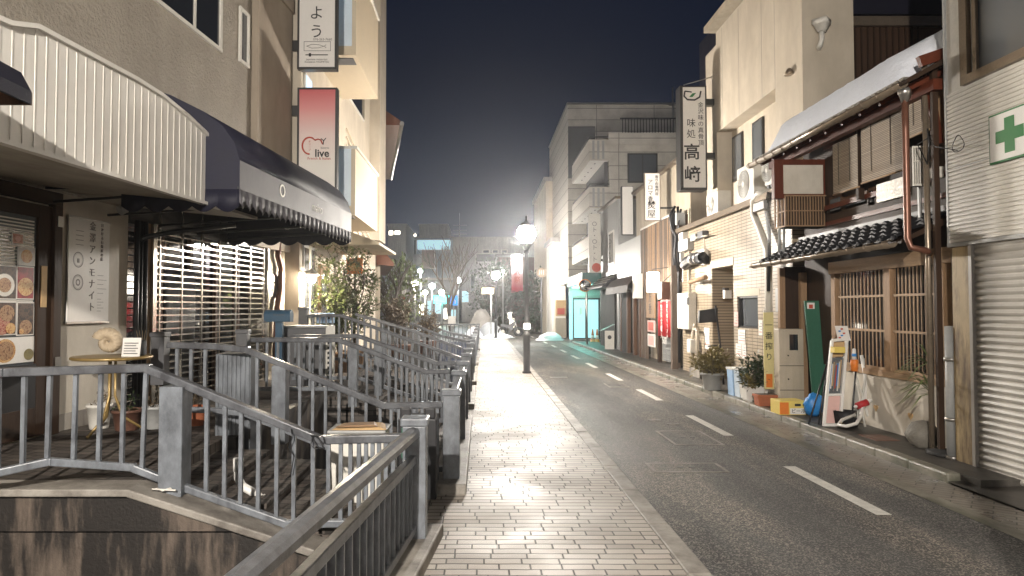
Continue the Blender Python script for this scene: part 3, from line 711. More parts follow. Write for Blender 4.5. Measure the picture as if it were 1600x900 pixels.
# roller grille
g0, g1, gz = 8.0, 11.15, 2.52
gr = thing('roller_grille','closed shiny metal roller grille in front of the dark shop','roller grille',L(PA-.02,9.5,TZ))
b = B(); z = TZ+.03; pg = PA-.02
while z < gz: b.bar(L(pg,g0,z),L(pg,g1,z),.016,.019); z += .082
b.build('slats', M['grille'], gr)
b = B()
for k in range(7):
    y = g0+.13+(g1-g0-.2)*k/6; b.lbox(pg-.014,pg+.014,y-.012,y+.012,TZ,2.85)
b.build('links', M['grille'], gr)
B().lbox(pg-.05,pg+.04,g0-.07,g0,TZ,2.6).build('guide_rail', M['grille'], gr); B().lbox(pg-.05,pg+.04,g1,g1+.05,TZ,2.6).build('guide_rail', M['grille'], gr)
B().lbox(PA-.02,PA+.25,7.55,11.2,2.56,2.95).build('shutter_box', M['darkmetal'], gr)
ins = thing('shop_window','dim glazed shop front behind the roller grille','window',L(PA+.2,9.5,TZ))
B().lbox(PA+.22,PA+.24,7.9,11.2,TZ,2.56).build('pane', M['glass_dark'], ins)
b = B()
for y in (8.5,9.2,9.9,10.6): b.lbox(PA+.17,PA+.22,y,y+.06,TZ,2.56)
b.build('frame', M['brownwood'], ins)
cu_ = B()
for k in range(20): y = 8.6+k*.035; cu_.tube(L(PA+.16,y,.5),L(PA+.16,y,2.1),.02,6)
cu_.build('curtain', M['darkgrey'], ins)
# dark conduits between poster wall and grille
pi = thing('conduit','dark conduits climbing the wall left of the roller grille','pipe',L(PA,7.7,TZ))
b = B()
for y, r in ((7.62,.03),(7.70,.022),(7.78,.03)): b.tube(L(PA-.06,y,TZ),L(PA-.06,y,2.6),r,8)
b.build('upright_pipe', M['black'], pi)
B().path([L(PA-.08,7.66,2.38),L(PA-.12,7.7,2.42),L(PA-.3,7.9,2.5),L(PA-.9,8.2,2.62)],.03,8).build('slanting_pipe', M['black'], pi)
B().lbox(PA-.03,PA,7.84,7.96,TZ,2.6).build('jamb', M['tanwood'], pi)
# spotlight under soffit
s0 = onL(207,308,4.1)
t = thing('spotlight','small grey unlit spotlight hanging from the soffit above the poster','spotlight',s0)
B().tube(s0+Vector((0,0,.03)),s0+Vector((0,0,0)),.06,12).tube(s0,s0-Vector((0,0,.06)),.012,6).build('bracket', M['grey_plastic'], t)
B().tube(s0+Vector((.03,.05,-.03)),s0+Vector((-.07,-.1,-.15)),.035,12,.05).build('housing', M['grey_plastic'], t)
# second building (smooth stucco) and its two projecting sign boxes
B1 = thing('narrow_building','smooth beige narrow building that carries the two hanging signs','building',L(PA,11.4,0))
B().lbox(PA-.10, PA+5, 10.62, 12.02, 2.6, 12).build('wall', M['smooth_stucco'], B1)
B().lbox(PA, PA+5, 11.2, 12.02, TZ-.3, 2.6).build('rough_wall', M['plaster_white'], B1)
B().lbox(PA-.14,PA-.10,10.7,12.02,6.9,7.15).build('cornice', M['smooth_stucco'], B1)
t = thing('wall_plaque','small square pale plaque with dark lettering on the white wall','plaque',L(PA-.02,11.5,1.6))
q0, q1 = onL(416,428,PA-.02), onL(434,465,PA-.02)
B().lbox(PA-.02,PA-.002,q0.y,q1.y,q1.z,q0.z).build('plate', M['steel'], t, bevel=.004)
ltxt('cave\nd', .12, PA-.022, (q0.y+q1.y)/2, (q0.z+q1.z)/2, 'ink', t)
pi = thing('crooked_pipe','brownish crooked pipe on the white wall left of the blue mailbox','pipe',L(PA-.05,11.9,TZ))
B().path([onL(436,372,PA-.06),onL(434,400,PA-.07),onL(439,420,PA-.07),onL(438,450,PA-.07),onL(433,480,PA-.07),onL(430,560,PA-.07)],.05,8).build('pipe', M['copper'], pi)
def hang_sign(name, label, px0,px1,py0,py1,Y,m,brk, dep=.16):
    a, c = onY(px0,py0,Y), onY(px1,py1,Y)
    t = thing(name, label, 'sign', (a.x,Y,c.z))
    b = B(); f = .035
    b.box(a.x,c.x+.0,Y+.004,Y+dep,c.z,a.z); b.build('housing', M['darkmetal'], t, bevel=.006)
    b = B(); b.box(a.x,c.x,Y-.012,Y+.004,a.z-f,a.z).box(a.x,c.x,Y-.012,Y+.004,c.z,c.z+f).box(a.x,a.x+f,Y-.012,Y+.004,c.z+f,a.z-f).box(c.x-f,c.x,Y-.012,Y+.004,c.z+f,a.z-f)
    b.build('frame', M['darkmetal'], t)
    B().box(a.x+f,c.x-f,Y-.004,Y+.002,c.z+f,a.z-f).build('panel', m, t)
    for zz in brk:
        z = onY(px0,zz,Y).z
        if px0 < 752: B().box(-PA+.1+SH*Y, a.x, Y+.02, Y+dep-.02, z-.09, z+.09).build('bracket', M['darkmetal'], t)
    return t, a, c
s1, a, c = hang_sign('hanging_sign','upper white hanging sign with black brush hiragana and a fish drawing',466,526,-90,108,12.0,M['paper'],(70,-40))
def ftxt(body,size,x,y,z,m,par,**k): return text('lettering',body,size,(x,y,z),(1,0,0),(0,0,1),M[m],par,**k)
cx = (a.x+c.x)/2
zz = onY(490,26,12).z
ftxt('て\nん\nよ\nう', .27, cx-.01, 11.99, onY(490,7,12).z, 'ink', s1, ls=1.25)
ftxt('076-263-7660', .06, cx+.1, 11.99, onY(490,62,12).z, 'ink_soft', s1)
b = B(); z0_, z1_ = onY(490,80,12).z, onY(490,65,12).z; u0, u1 = onY(475,70,12).x, onY(517,70,12).x
for q in ((u0,u1,z0_,z0_+.008),(u0,u1,z1_-.008,z1_),(u0,u0+.008,z0_,z1_),(u1-.008,u1,z0_,z1_)): b.box(q[0],q[1],11.988,11.993,q[2],q[3])
zc_ = (z0_+z1_)/2
for s_ in (1,-1): b.path([(u0+.05,11.99,zc_),(u0+.14,11.99,zc_+.035*s_),(u0+.26,11.99,zc_+.03*s_),(u0+.36,11.99,zc_),(u0+.40,11.99,zc_+.03*s_)],.004,4)
b.build('fish_drawing', M['ink_soft'], s1)
b = B(); zk = onY(490,86,12).z; b.box(u0+.03,u1-.05,11.988,11.993,zk-.008,zk+.008); b.box(u0+.09,u0+.13,11.988,11.993,zk-.03,zk+.03); b.build('knife_drawing', M['ink'], s1)
ftxt('japanese restaurant\nKanazawa NIGIMITSU', .048, cx, 11.99, onY(490,95,12).z, 'ink_soft', s1)
# gradient red sign
m, tt, bb = nmat('red_gradient'); v = pos_node(tt); sx_ = tt.nodes.new('ShaderNodeSeparateXYZ'); tt.links.new(v, sx_.inputs[0])
mr = tt.nodes.new('ShaderNodeMapRange'); tt.links.new(sx_.outputs['Z'], mr.inputs[0]); mr.inputs[1].default_value = 3.7; mr.inputs[2].default_value = 5.55
tt.links.new(ramp(tt, mr.outputs[0], [(.25,(.74,.70,.64)),(.55,(.74,.58,.54)),(.8,(.66,.27,.26)),(1,(.52,.10,.11))]), bb.inputs['Base Color']); bb.inputs['Roughness'].default_value=.4
s2, a, c = hang_sign('hanging_sign','lower hanging sign fading from red to cream with an apple outline',465,526,137,330,12.0,m,(172,))
cx = (a.x+c.x)/2
b = B(); zc_ = onY(490,228,12).z; xc = onY(484,228,12).x
b.path([(xc+.13*math.cos(t)*(1 if t<2.6 else 1), 11.988, zc_+.15*math.sin(t)) for t in [R(q) for q in range(60,285,15)]],.015,6)
b.path([(xc+.06,11.988,zc_+.13),(xc+.10,11.988,zc_+.10),(xc+.15,11.988,zc_+.12),(xc+.2,11.988,zc_+.10),(xc+.23,11.988,zc_+.03)],.013,6)
b.build('apple_outline', M['redlogo'], s2)
B().path([(xc+.24,11.988,zc_+.02),(xc+.25,11.988,zc_+.09),(xc+.29,11.988,zc_+.14)],.008,5).path([(xc+.25,11.988,zc_+.09),(xc+.2,11.988,zc_+.13)],.008,5).build('twig_drawing', M['ink'], s2)
ftxt('live', .19, cx+.09, 11.99, onY(490,240,12).z, 'ink', s2, off=.004)
ftxt('bistro', .062, cx+.14, 11.99, onY(490,233,12).z+.02, 'ink_soft', s2)
ftxt('French & Italian', .066, cx+.04, 11.99, onY(490,247,12).z-.01, 'redlogo', s2)
ftxt('オ\nリ\nー\nブ', .045, xc+.0, 11.99, zc_, 'redlogo', s2, ls=1.1)

# white building with balconies
C = thing('balcony_building','cream building with stepped balconies behind the hanging signs','building',(-3.2,16,0))
CX = -3.25
B().box(-10,CX,12.1,20.8,TZ-.3,13).build('wall', M['cream'], C)
B().box(CX,CX+.3,19.6,20.8,3.6,13).build('end_wall', M['cream'], C)
def balcony(y0,y1,z0,z1):
    o = B().box(CX,-2.42,y0,y1,z0,z0+.18).build('balcony', M['balcony'], C)
    B().box(-2.50,-2.42,y0,y1,z0+.18,z1).build('balcony_side', M['balcony'], o)
    B().box(CX,-2.50,y0,y0+.06,z0+.18,z1).build('balcony_front', M['balcony_blue'], o)
    B().box(-2.54,-2.38,y0-.02,y1,z1,z1+.05).box(CX,-2.54,y0-.02,y0+.1,z1,z1+.05).build('coping', M['offwhite'], o)
    B().box(CX+.35,CX+.75,y0+.15,y0+.5,z0-.012,z0).build('soffit_vent', M['darkgrey'], o)
balcony(12.95,15.7,6.5,8.35); balcony(12.95,15.7,3.4,4.68); balcony(12.95,15.7,9.6,11.4)
for (y0,y1,z0,z1) in ((12.35,12.75,6.9,8.3),(12.35,12.75,4.75,5.9),(12.45,12.8,3.5,4.4),(16.5,18.5,6.8,8.6),(16.5,18.5,9.6,11.4),(16.5,18.5,3.9,5.6)):
    o = B().box(CX,CX+.03,y0-.05,y1+.05,z0-.05,z1+.05).build('window', M['offwhite'], C)
    B().box(CX+.03,CX+.04,y0,y1,z0,z1).build('pane', M['glass_blue'] if y0 < 13 else M['glass_dark'], o)
b = B()
for k in range(16): b.bar((CX+.05+.0,16.0,5.9-k*.2),(CX+.05,19.5,5.2-k*.2),.03,.02)
b.build('ribbed_cladding', M['balcony'], C)
for y0,y1 in ((12.35,12.62),(12.85,13.05)):
    o = B().box(CX,CX+.03,y0-.04,y1+.04,1.2,2.78).build('window', M['white'], C); B().box(CX+.03,CX+.04,y0,y1,1.25,1.6).box(CX+.03,CX+.04,y0,y1,1.66,2.72).build('pane', M['glass_mid'], o)
o = B().box(CX,CX+.05,13.5,14.3,TZ,2.5).build('door', M['tanwood'], C); B().box(CX+.05,CX+.06,13.6,14.2,1.2,2.3).build('pane', M['glass_mid'], o)
# its bright wall lamp
lp = onX(487,436,CX+.22)
t = thing('wall_lamp','bright lit lamp with a small shade on the cream wall left of the bush','wall lamp',lp)
B().tube((CX,lp.y,lp.z+.14),(lp.x,lp.y,lp.z+.14),.012,6).lathe(lp,[(.14,.07),(.10,.12),(.03,.17),(.02,.19)],14).build('shade', M['offwhite'], t)
M['bulb'] = emit('bulb', (1,.86,.66), 500); B().ball(lp,.075,10,7).build('bulb', M['bulb'], t)
t = thing('orange_sign','small square orange framed sign seen through the bush','sign',onX(553,414,CX+.5))
q0 = onY(541,403,15.2); q1 = onY(567,428,15.2); B().box(q0.x,q1.x,15.2,15.26,q1.z,q0.z).build('frame', M['orange'], t, bevel=.01)
B().box(q0.x+.06,q1.x-.06,15.185,15.2,q1.z+.06,q0.z-.06).build('face', M['card'], t); B().tube(((q0.x+q1.x)/2,15.25,q1.z),((q0.x+q1.x)/2,15.25,TZ),.03,8).build('pole', M['darkmetal'], t)
t = thing('door_awning','small tan sloping awning above the door behind the bush','awning',(CX,15,3.0))
q0, q1 = onY(545,352,13.3), onY(592,382,13.3)
B().prism([(CX,13.3,q0.z+.12),(q1.x,13.3,q1.z+.05),(q1.x,13.3,q1.z),(CX,13.3,q1.z)],(0,2.6,0)).build('canvas', M['cream2'], t); 
# gable house beyond
Dh = thing('eaves_house','tan house with projecting eaves beyond the cream building','house',(-3.3,24,0))
B().prism([(-3.22,21.6,0),(-4.7,30,0),(-10,30,0),(-10,21.6,0)],(0,0,7.9)).build('wall', M['cream2'], Dh)
b = B(); b.prism([(-2.55,21.3,7.42),(-2.55,21.3,7.56),(-3.7,21.3,8.35),(-9,21.3,10.5),(-9,21.3,7.5)],(-1.55,9,0)); b.build('roof', M['copper'], Dh)
B().tube((-2.50,21.2,7.45),(-4.05,30.3,7.45),.07,8).build('gutter', M['steel'], Dh)
B().prism([(-2.75,21.3,2.95),(-2.75,21.3,3.05),(-3.3,21.3,3.7),(-3.3,21.3,3.0)],(-1.1,6,0)).build('lower_eave', M['copper'], Dh)

# ================================================================ TERRACE THINGS
tc = Vector((-3.50,6.45,0)); tz = onY(197,556,6.45).z
t = thing('round_table','round yellowish table holding the carved fossil, against the white wall','table',(tc.x,tc.y,TZ))
B().lathe((tc.x,tc.y,tz-.03),[(.34,0),(.352,.008),(.352,.022),(.34,.03)],28).build('tabletop', M['brass'], t)
for k in range(3):
    a0 = R(20+120*k); B().path([(tc.x+.03*math.cos(a0),tc.y+.03*math.sin(a0),tz-.04),(tc.x+.03*math.cos(a0),tc.y+.03*math.sin(a0),TZ+.35),(tc.x+.1*math.cos(a0),tc.y+.1*math.sin(a0),TZ+.15),(tc.x+.3*math.cos(a0),tc.y+.3*math.sin(a0),TZ+.01)],.014,6).build('leg', M['brass'], t)
# ammonite: coiled ribbed tube
fc = onY(170,533,6.4); t = thing('ammonite_fossil','large carved cream ammonite fossil standing on the round table','fossil',(fc.x,fc.y,tz))
b = B(); n = 130; rings = []
for i in range(n):
    a0 = i/n*2*math.pi*2.1 + 2.2; g = (i/n); rad = .012+.085*g**1.15; rr = (.010+.070*g)*(1+.09*math.sin(i*2.05))
    cc = Vector((fc.x+rad*math.cos(a0)*1.05, fc.y, tz+.135+rad*math.sin(a0)*.9)); dr = Vector((math.cos(a0),0,math.sin(a0)))
    rings.append([b.bm.verts.new(cc+dr*rr*math.cos(q)*.75+Vector((0,1,0))*rr*math.sin(q)*.9) for q in [k*2*math.pi/10 for k in range(10)]])
for q in range(n-1):
    for k in range(10):
        f = b.bm.faces.new((rings[q][k],rings[q][(k+1)%10],rings[q+1][(k+1)%10],rings[q+1][k])); f.smooth = True
b.bm.faces.new(rings[-1]); b.bm.faces.new(rings[0]); b.build('shell', M['fossil'], t)
q0, q1 = onY(190,528,6.35), onY(218,553,6.35)
t = thing('table_card','small white lettered card standing beside the carved fossil','card',(q0.x,6.35,tz))
B().prism([(q0.x,6.35,tz),(q1.x,6.35,tz),(q1.x,6.38,q0.z),(q0.x,6.38,q0.z)],(0,.006,0)).build('sheet', M['paper'], t)
for k in range(5): z = tz+.025+k*.024; y = 6.348+(z-tz)/(q0.z-tz)*.03; B().box(q0.x+.02,q1.x-.02-.02*(k%2),y-.003,y-.0005,z,z+.007).build('text_line', M['ink'], t)
t = thing('glass_jar','small clear jar with dried stems at the right of the table','jar',onY(225,553,6.5))
B().lathe((onY(222,553,6.5).x,6.5,tz),[(.035,0),(.04,.02),(.04,.13),(.03,.15)],12).build('jar', M['glass_mid'], t)
for k in range(5): x = onY(222,553,6.5).x; B().tube((x,6.5,tz+.02),(x+.03*(k-2),6.5,tz+.24),.003,4).build('stem', M['leaf_brown'], t)
def pot(x,y,z,r,h,m,label,plant=None,pm='leaf_dark',seed=1,cat='plant pot',n=160,R0=.2,flat=.8,name='plant_pot'):
    t = thing(name,label,cat,(x,y,z))
    B().lathe((x,y,z),[(r*.72,0),(r*.75,.01),(r*.95,h*.86),(r*1.06,h*.87),(r*1.06,h),(r*.92,h),(r*.9,h*.9)],18).build('pot', M[m], t)
    B().lathe((x,y,z),[(r*.9,h*.86),(r*.9,h*.9)],14).build('soil', M['bark'], t)
    if plant: foliage(t,(x,y,z+h*.9+R0*flat*.75),R0,flat,n,pm,seed)
    return t
def leaf(b, p, d, u, l, w_):
    s_ = d.cross(u).normalized()*w_/2; e_ = p+d*l
    m1 = p+d*l*.5+u*l*.06
    vs = [b.bm.verts.new(q) for q in (p, m1-s_, e_, m1+s_)]; b.bm.faces.new(vs)
def foliage(t, c, R0, flat, n, m, seed, size=.05, nm='foliage', stems=True):
    rd = random.Random(seed); b = B(); c = Vector(c); cl = []
    for i in range(max(5,n//14)):
        while True:
            v = Vector((rd.uniform(-1,1),rd.uniform(-1,1),rd.uniform(-1,1)))
            if v.length < 1: break
        cl.append(c+Vector((v.x*R0,v.y*R0,v.z*R0*flat)))
    for i in range(n):
        q = rd.choice(cl)+Vector((rd.gauss(0,1),rd.gauss(0,1),rd.gauss(0,.8)))*R0*.2
        d = (Vector((rd.uniform(-1,1),rd.uniform(-1,1),rd.uniform(-.6,.9)))+(q-c)*.8/R0).normalized()
        leaf(b,q,d,Vector((rd.uniform(-.4,.4),rd.uniform(-.4,.4),1)).normalized(),size*rd.uniform(.6,1.3),size*rd.uniform(.3,.55))
    b.build(nm, M[m], t)
    if stems:
        b = B(); base = c-Vector((0,0,R0*flat*1.1))
        for q in cl: b.path([base, base.lerp(q,.5)+Vector((rd.uniform(-.05,.05)*R0,0,0.05*R0)), q], max(.003,R0*.012), 4)
        b.build('stems', M['bark'], t)
x = onY(155,645,6.75).x
pot(onY(155,640,6.7).x,6.7,TZ,.115,.24,'offwhite','white round pot on the terrace under the table',True,'leaf_brown',3,n=40,R0=.09)
pot(onY(197,640,6.6).x,6.62,TZ,.14,.2,'brownpot','dark brown pot between the table legs',True,'leaf_dark',4,n=60,R0=.1)
pot(onY(241,640,6.7).x,6.7,TZ,.105,.22,'grey_plastic','grey green pot right of the table, below the dark post',True,'leaf_brown',5,n=30,R0=.08)
pot(onY(308,640,6.9).x,6.9,TZ,.11,.19,'terracotta','bright terracotta pot standing right of the front railing post')
pot(onY(299,625,7.3).x,7.3,TZ,.13,.14,'brownpot','shallow reddish pot behind the bright terracotta pot',True,'leaf_brown',6,n=40,R0=.1)
# white elbow pipe piece on steps
e0 = onY(378,790,4.95)
t = thing('plastic_pipe','white plastic pipe elbow lying on the bridge steps behind the front railing','pipe',(e0.x,4.95,e0.z))
zb = .26
x0 = onY(372,760,4.95).x
B().path([(x0,4.95,zb+.24),(x0,4.95,zb+.12),(x0+.03,4.95,zb+.06),(x0+.10,4.95,zb+.02),(x0+.2,4.95,zb-.05)],.030,12).build('pipe', M['white'], t)
B().tube((x0,4.95,zb+.17),(x0,4.95,zb+.26),.037,14).build('collar', M['white'], t); B().tube((x0+.17,4.95,zb-.03),(x0+.24,4.95,zb-.065),.038,14).build('collar', M['white'], t)
# beige bin with cardboard, dark crate with broom heads
q0, q1 = onY(515,690,5.35), onY(600,765,5.35)
t = thing('waste_bin','pale grey waste bin behind the front railing next to the nearest post','bin',((q0.x+q1.x)/2,5.5,0))
B().prism([(q0.x+.03,5.36,.0),(q1.x-.03,5.36,0),(q1.x,5.34,onY(550,677,5.35).z),(q0.x,5.34,onY(550,677,5.35).z)],(0,.3,0)).build('body', M['offwhite'], t, bevel=.01)
zt_ = onY(550,677,5.35).z
B().box(q0.x-.015,q1.x+.015,5.32,5.66,zt_,zt_+.025).build('rim', M['grey_plastic'], t, bevel=.008)
t = thing('cardboard','flattened tan cardboard lying on top of the pale waste bin','cardboard',((q0.x+q1.x)/2,5.5,zt_+.025))
B().hexa([(q0.x+.02,5.33,zt_+.027),(q1.x+.02,5.34,zt_+.027),(q1.x-.03,5.62,zt_+.027),(q0.x+.04,5.64,zt_+.027),(q0.x+.04,5.35,zt_+.04),(q1.x-.04,5.36,zt_+.05),(q1.x-.06,5.6,zt_+.045),(q0.x+.07,5.6,zt_+.04)]).build('sheet', M['card'], t)
B().hexa([(q0.x+.05,5.31,zt_+.052),(q1.x-.05,5.33,zt_+.056),(q1.x-.09,5.5,zt_+.056),(q0.x+.09,5.52,zt_+.05),(q0.x+.07,5.33,zt_+.062),(q1.x-.08,5.34,zt_+.068),(q1.x-.1,5.5,zt_+.066),(q0.x+.12,5.5,zt_+.06)]).build('folded_sheet', M['tanwood'], t)
q0, q1 = onY(622,660,5.75), onY(682,700,5.75)
t = thing('black_crate','black crate with raised handles behind the nearest capped post','crate',((q0.x+q1.x)/2,5.9,0))
B().box(q0.x,q1.x,5.75,6.1,.0,onY(650,655,5.75).z).build('body', M['black'], t, bevel=.01)
for px in (625,663): x = onY(px,650,5.75).x; B().box(x,x+.09,5.76,5.8,onY(650,655,5.75).z,onY(650,638,5.75).z).build('handle', M['black'], t, bevel=.01)
B().box(q0.x+.03,q0.x+.10,5.735,5.75,.35,.6).build('green_strip', M['green_board'], t)
# mailbox
q0, q1 = onY(412,484,9.9), onY(453,503,9.9)
t = thing('mailbox','dark blue rounded mailbox on a post right of the roller grille','mailbox',((q0.x+q1.x)/2,10,TZ))
r0 = (q0.z-q1.z)*.5; b = B()
pr = [(0,-r0*.9)]+[(r0*math.cos(a)*1.1,r0*math.sin(a)) for a in [R(k) for k in range(0,181,20)]]
b.prism([(q0.x,10+u,q1.z+r0+v) for u,v in [(r0*1.1,-r0)]+[(r0*1.1*math.cos(R(k)),r0*math.sin(R(k))) for k in range(0,181,20)]+[(-r0*1.1,-r0)]],(q1.x-q0.x,0,0)); b.build('box', M['mailblue'], t, bevel=.006)
B().box(q0.x-.006,q0.x+.03,10-r0*1.15,10+r0*1.15,q1.z-.01,q1.z+.02).box(q0.x+.14,q1.x-.08,9.995-r0*1.1,10-r0*1.1,q1.z+r0*1.1,q1.z+r0*1.2).build('door_rim', M['darkgrey'], t)
B().box((q0.x+q1.x)/2-.04,(q0.x+q1.x)/2+.06,9.96,10.04,TZ,q1.z).build('post', M['mailblue'], t)
# utility cabinet with block strip
q0, q1 = onY(438,509,10.4), onY(508,578,10.4)
t = thing('utility_cabinet','low dark grey utility cabinet with a pale lid behind the fourth railing','cabinet',((q0.x+q1.x)/2,10.6,TZ))
B().box(q0.x+.05,q1.x,10.4,10.9,TZ-.02,q0.z-.03).build('body', M['darkgrey'], t, bevel=.01)
B().box(q0.x,q1.x+.02,10.36,10.93,q0.z-.03,q0.z).build('lid', M['grey_plastic'], t, bevel=.005); B().box(q0.x-.02,q0.x+.05,10.4,10.9,TZ-.02,q0.z-.03).build('side_board', M['tanwood'], t)
q0, q1 = onY(509,509,10.4), onY(521,575,10.4)
t = thing('pierced_block','narrow pale strip pierced by square holes beside the utility cabinet','screen block',(q0.x,10.4,q1.z))
B().box(q0.x,q1.x,10.4,10.5,TZ-.02,q0.z).build('strip', M['offwhite'], t)
b = B()
for k in range(9): z = TZ+.03+k*.075; b.box(q0.x+.03,q1.x-.03,10.392,10.4,z,z+.04)
b.build('holes', M['black_matte'], t)
for k,(p0,p1) in enumerate(((494,507),(508,520))):
    q0, q1 = onY(p0,489,11.6), onY(p1,505,11.6); t = thing('letter_box',('left' if k==0 else 'right')+' one of two pale blue letter boxes behind the fifth railing','letter box',(q0.x,11.6,q1.z),group='pale blue letter boxes')
    B().box(q0.x,q1.x,11.6,11.75,q1.z,q0.z).build('box', M['lightblue'], t, bevel=.01); B().tube(((q0.x+q1.x)/2,11.59,(q0.z+q1.z)/2),((q0.x+q1.x)/2,11.6,(q0.z+q1.z)/2),.02,8).build('lock', M['black'], t)
    B().tube(((q0.x+q1.x)/2,11.7,q1.z),((q0.x+q1.x)/2,11.7,TZ),.02,6).build('stand', M['darkgrey'], t)
# shrubs on the terrace
def shrub(name,label,px,py0,py1,Y,wpx,m,n,seed,size,potm='tanwood',ps=.25,lean=0,split=7,leafy=1):
    rd = random.Random(seed); base = onY(px,py1,Y); base.z = TZ; topz_ = onY(px,py0,Y).z; H = topz_-TZ; Wd = wpx/F*Y/2
    t = thing(name,label,'shrub',(base.x,Y,TZ))
    B().lathe((base.x,Y,TZ),[(ps*.75,0),(ps,.34),(ps*1.05,.36),(ps*.9,.36)],16).build('pot', M[potm], t)
    bs = B(); bl = B()
    def br(p,d,l,r,k):
        pts=[p]; q=p; 
        for i in range(4):
            d = (d+Vector((rd.uniform(-.25,.25),rd.uniform(-.25,.25),rd.uniform(-.05,.22)))).normalized(); q=q+d*l/4; pts.append(q)
        bs.path(pts,r,4)
        if k>0:
            for i in range(split):
                s_ = rd.choice(pts[1:]); dd=(d*.5+Vector((rd.uniform(-1,1),rd.uniform(-1,1),rd.uniform(-.2,.8)))).normalized(); br(s_,dd,l*rd.uniform(.3,.5),r*.5,k-1)
        else: ends.append(pts)
    ends=[]
    for i in range(6):
        d = Vector((rd.uniform(-1,1)*Wd/H*.9,rd.uniform(-1,1)*Wd/H*.9,1)).normalized(); br(Vector((base.x,Y,TZ+.3)),d,(H-.3)*rd.uniform(.55,.82),.013,2)
    bs.build('stems', M['bark'], t)
    for i in range(n):
        pts = rd.choice(ends); q = rd.choice(pts)+Vector((rd.gauss(0,.03),rd.gauss(0,.03),rd.gauss(0,.03)))
        d = Vector((rd.uniform(-1,1),rd.uniform(-1,1),rd.uniform(-.7,.5))).normalized(); leaf(bl,q,d,Vector((rd.uniform(-.3,.3),0,1)).normalized(),size*rd.uniform(.6,1.3),size*rd.uniform(.35,.6))
    bl.build('foliage', M[m], t); return t
shrub('potted_bush','tall loose leafy bush in front of the cream wall',551,385,525,13.4,100,'leaf',2500,11,.10)
shrub('potted_bush','lower dense leafy bush at the foot of the tall leafy one',530,440,525,12.7,70,'leaf',2200,12,.10)
shrub('bare_bush','brown twiggy bush with few leaves right of the leafy bush',625,466,530,15.5,85,'leaf_brown',2600,13,.09,'brownpot')
shrub('bare_bush','small pale twiggy bush hanging over the far railings',667,485,530,17.5,50,'leaf_brown',1000,14,.08,'brownpot')
# ================================================================ RIGHT SIDE
XW = 5.25
RR = (0,-1,0)      # reading direction on the right facades
def Yx(px, X): return X*F/(px-PX0)
def zx(px, py, X): return onX(px, py, X).z
def xbox(b, X, px0, px1, py0, py1, th=.03, at=None):   # flat box on the plane X, px0<px1, front towards -X
    at = at or (px0+px1)/2
    return b.box(X-th, X, Yx(px1,X), Yx(px0,X), zx(at,py1,X), zx(at,py0,X))
# ---- shuttered shop with white siding
XS = 4.95
S = thing('shuttered_shop','white ribbed shop at the far right with a closed shutter and a green cross','building',(XS,5,0))
ys = Yx(1521,XS); yp = Yx(1484,XS); zS = 2.28; zT = 3.88
B().box(XS+.06,XS+6,-3,yp,ZF-.2,zS).build('wall', M['plaster_white'], S)
B().box(XS,XS+6,-3,yp-.03,zS,zT).box(XS,XS+6,-3,yp-.03,zT,9).build('upper_wall', M['offwhite'], S)
b = B(); z = zS+.01
pr = []
while z < zT-.01: pr += [(XS-.004,z),(XS-.016,z+.006),(XS-.016,z+.030),(XS-.004,z+.038)]; z += .044
b.sheet([(x,-3,z) for x,z in pr],(0,yp-.03+3,0)); b.build('siding', M['siding'], S)
B().box(XS-.03,XS,-3,yp-.02,zS-.03,zS+.008).box(XS-.022,XS,yp-.035,yp-.01,zS,9).box(XS-.02,XS,-3,yp-.03,3.06,3.068).build('siding_trim', M['grey_plastic'], S)
b = B(); pr = []; z = ZF-.06
while z < zS: pr += [(XS+.030,z),(XS+.018,z+.010),(XS+.010,z+.030),(XS+.018,z+.052),(XS+.030,z+.062)]; z += .068
b.sheet([(x,-3,z) for x,z in pr],(0,ys+3,0)); b.build('shutter', M['shutter'], S)
B().box(XS-.015,XS+.04,ys,ys+.045,ZF-.06,zS-.03).build('shutter_rail', M['shutter'], S, bevel=.003)
B().box(XS+.0,XS+.3,ys+.045,yp-.03,ZF-.1,zS-.03).build('pillar', M['yellow_pillar'], S, bevel=.02)
w0 = Yx(1515,XS)
o = B().box(XS-.05,XS,-2,w0,zT,zT+.09).box(XS-.05,XS,w0-.10,w0,zT+.09,7).box(XS-.04,XS,w0-.22,w0-.17,zT+.09,7).build('window', M['gutter'], S)
B().box(XS-.012,XS-.004,-2,w0-.22,zT+.09,7).build('pane', M['glass_mid'], o)
# cross sign
y1 = Yx(1551,XS-.05); z1, z0 = zx(1551,180,XS-.05), zx(1551,257,XS-.05); h = z1-z0
t = thing('cross_sign','square white sign with a green frame and green cross on the ribbed wall','sign',(XS-.05,y1-h/2,z0))
B().box(XS-.05,XS-.016,y1-h*1.15,y1,z0,z1).build('frame', M['green_sign'], t, bevel=.003)
B().box(XS-.056,XS-.05,y1-h*1.15+.018,y1-.018,z0+.018,z1-.018).build('panel', M['white'], t)
yc, zc_ = y1-h*.56, (z0+z1)/2; a = h*.12; l = h*.35
B().box(XS-.062,XS-.056,yc-a,yc+a,zc_-l,zc_+l).box(XS-.062,XS-.056,yc-l,yc-a,zc_-a,zc_+a).box(XS-.062,XS-.056,yc+a,yc+l,zc_-a,zc_+a).build('cross', M['green_sign'], t)
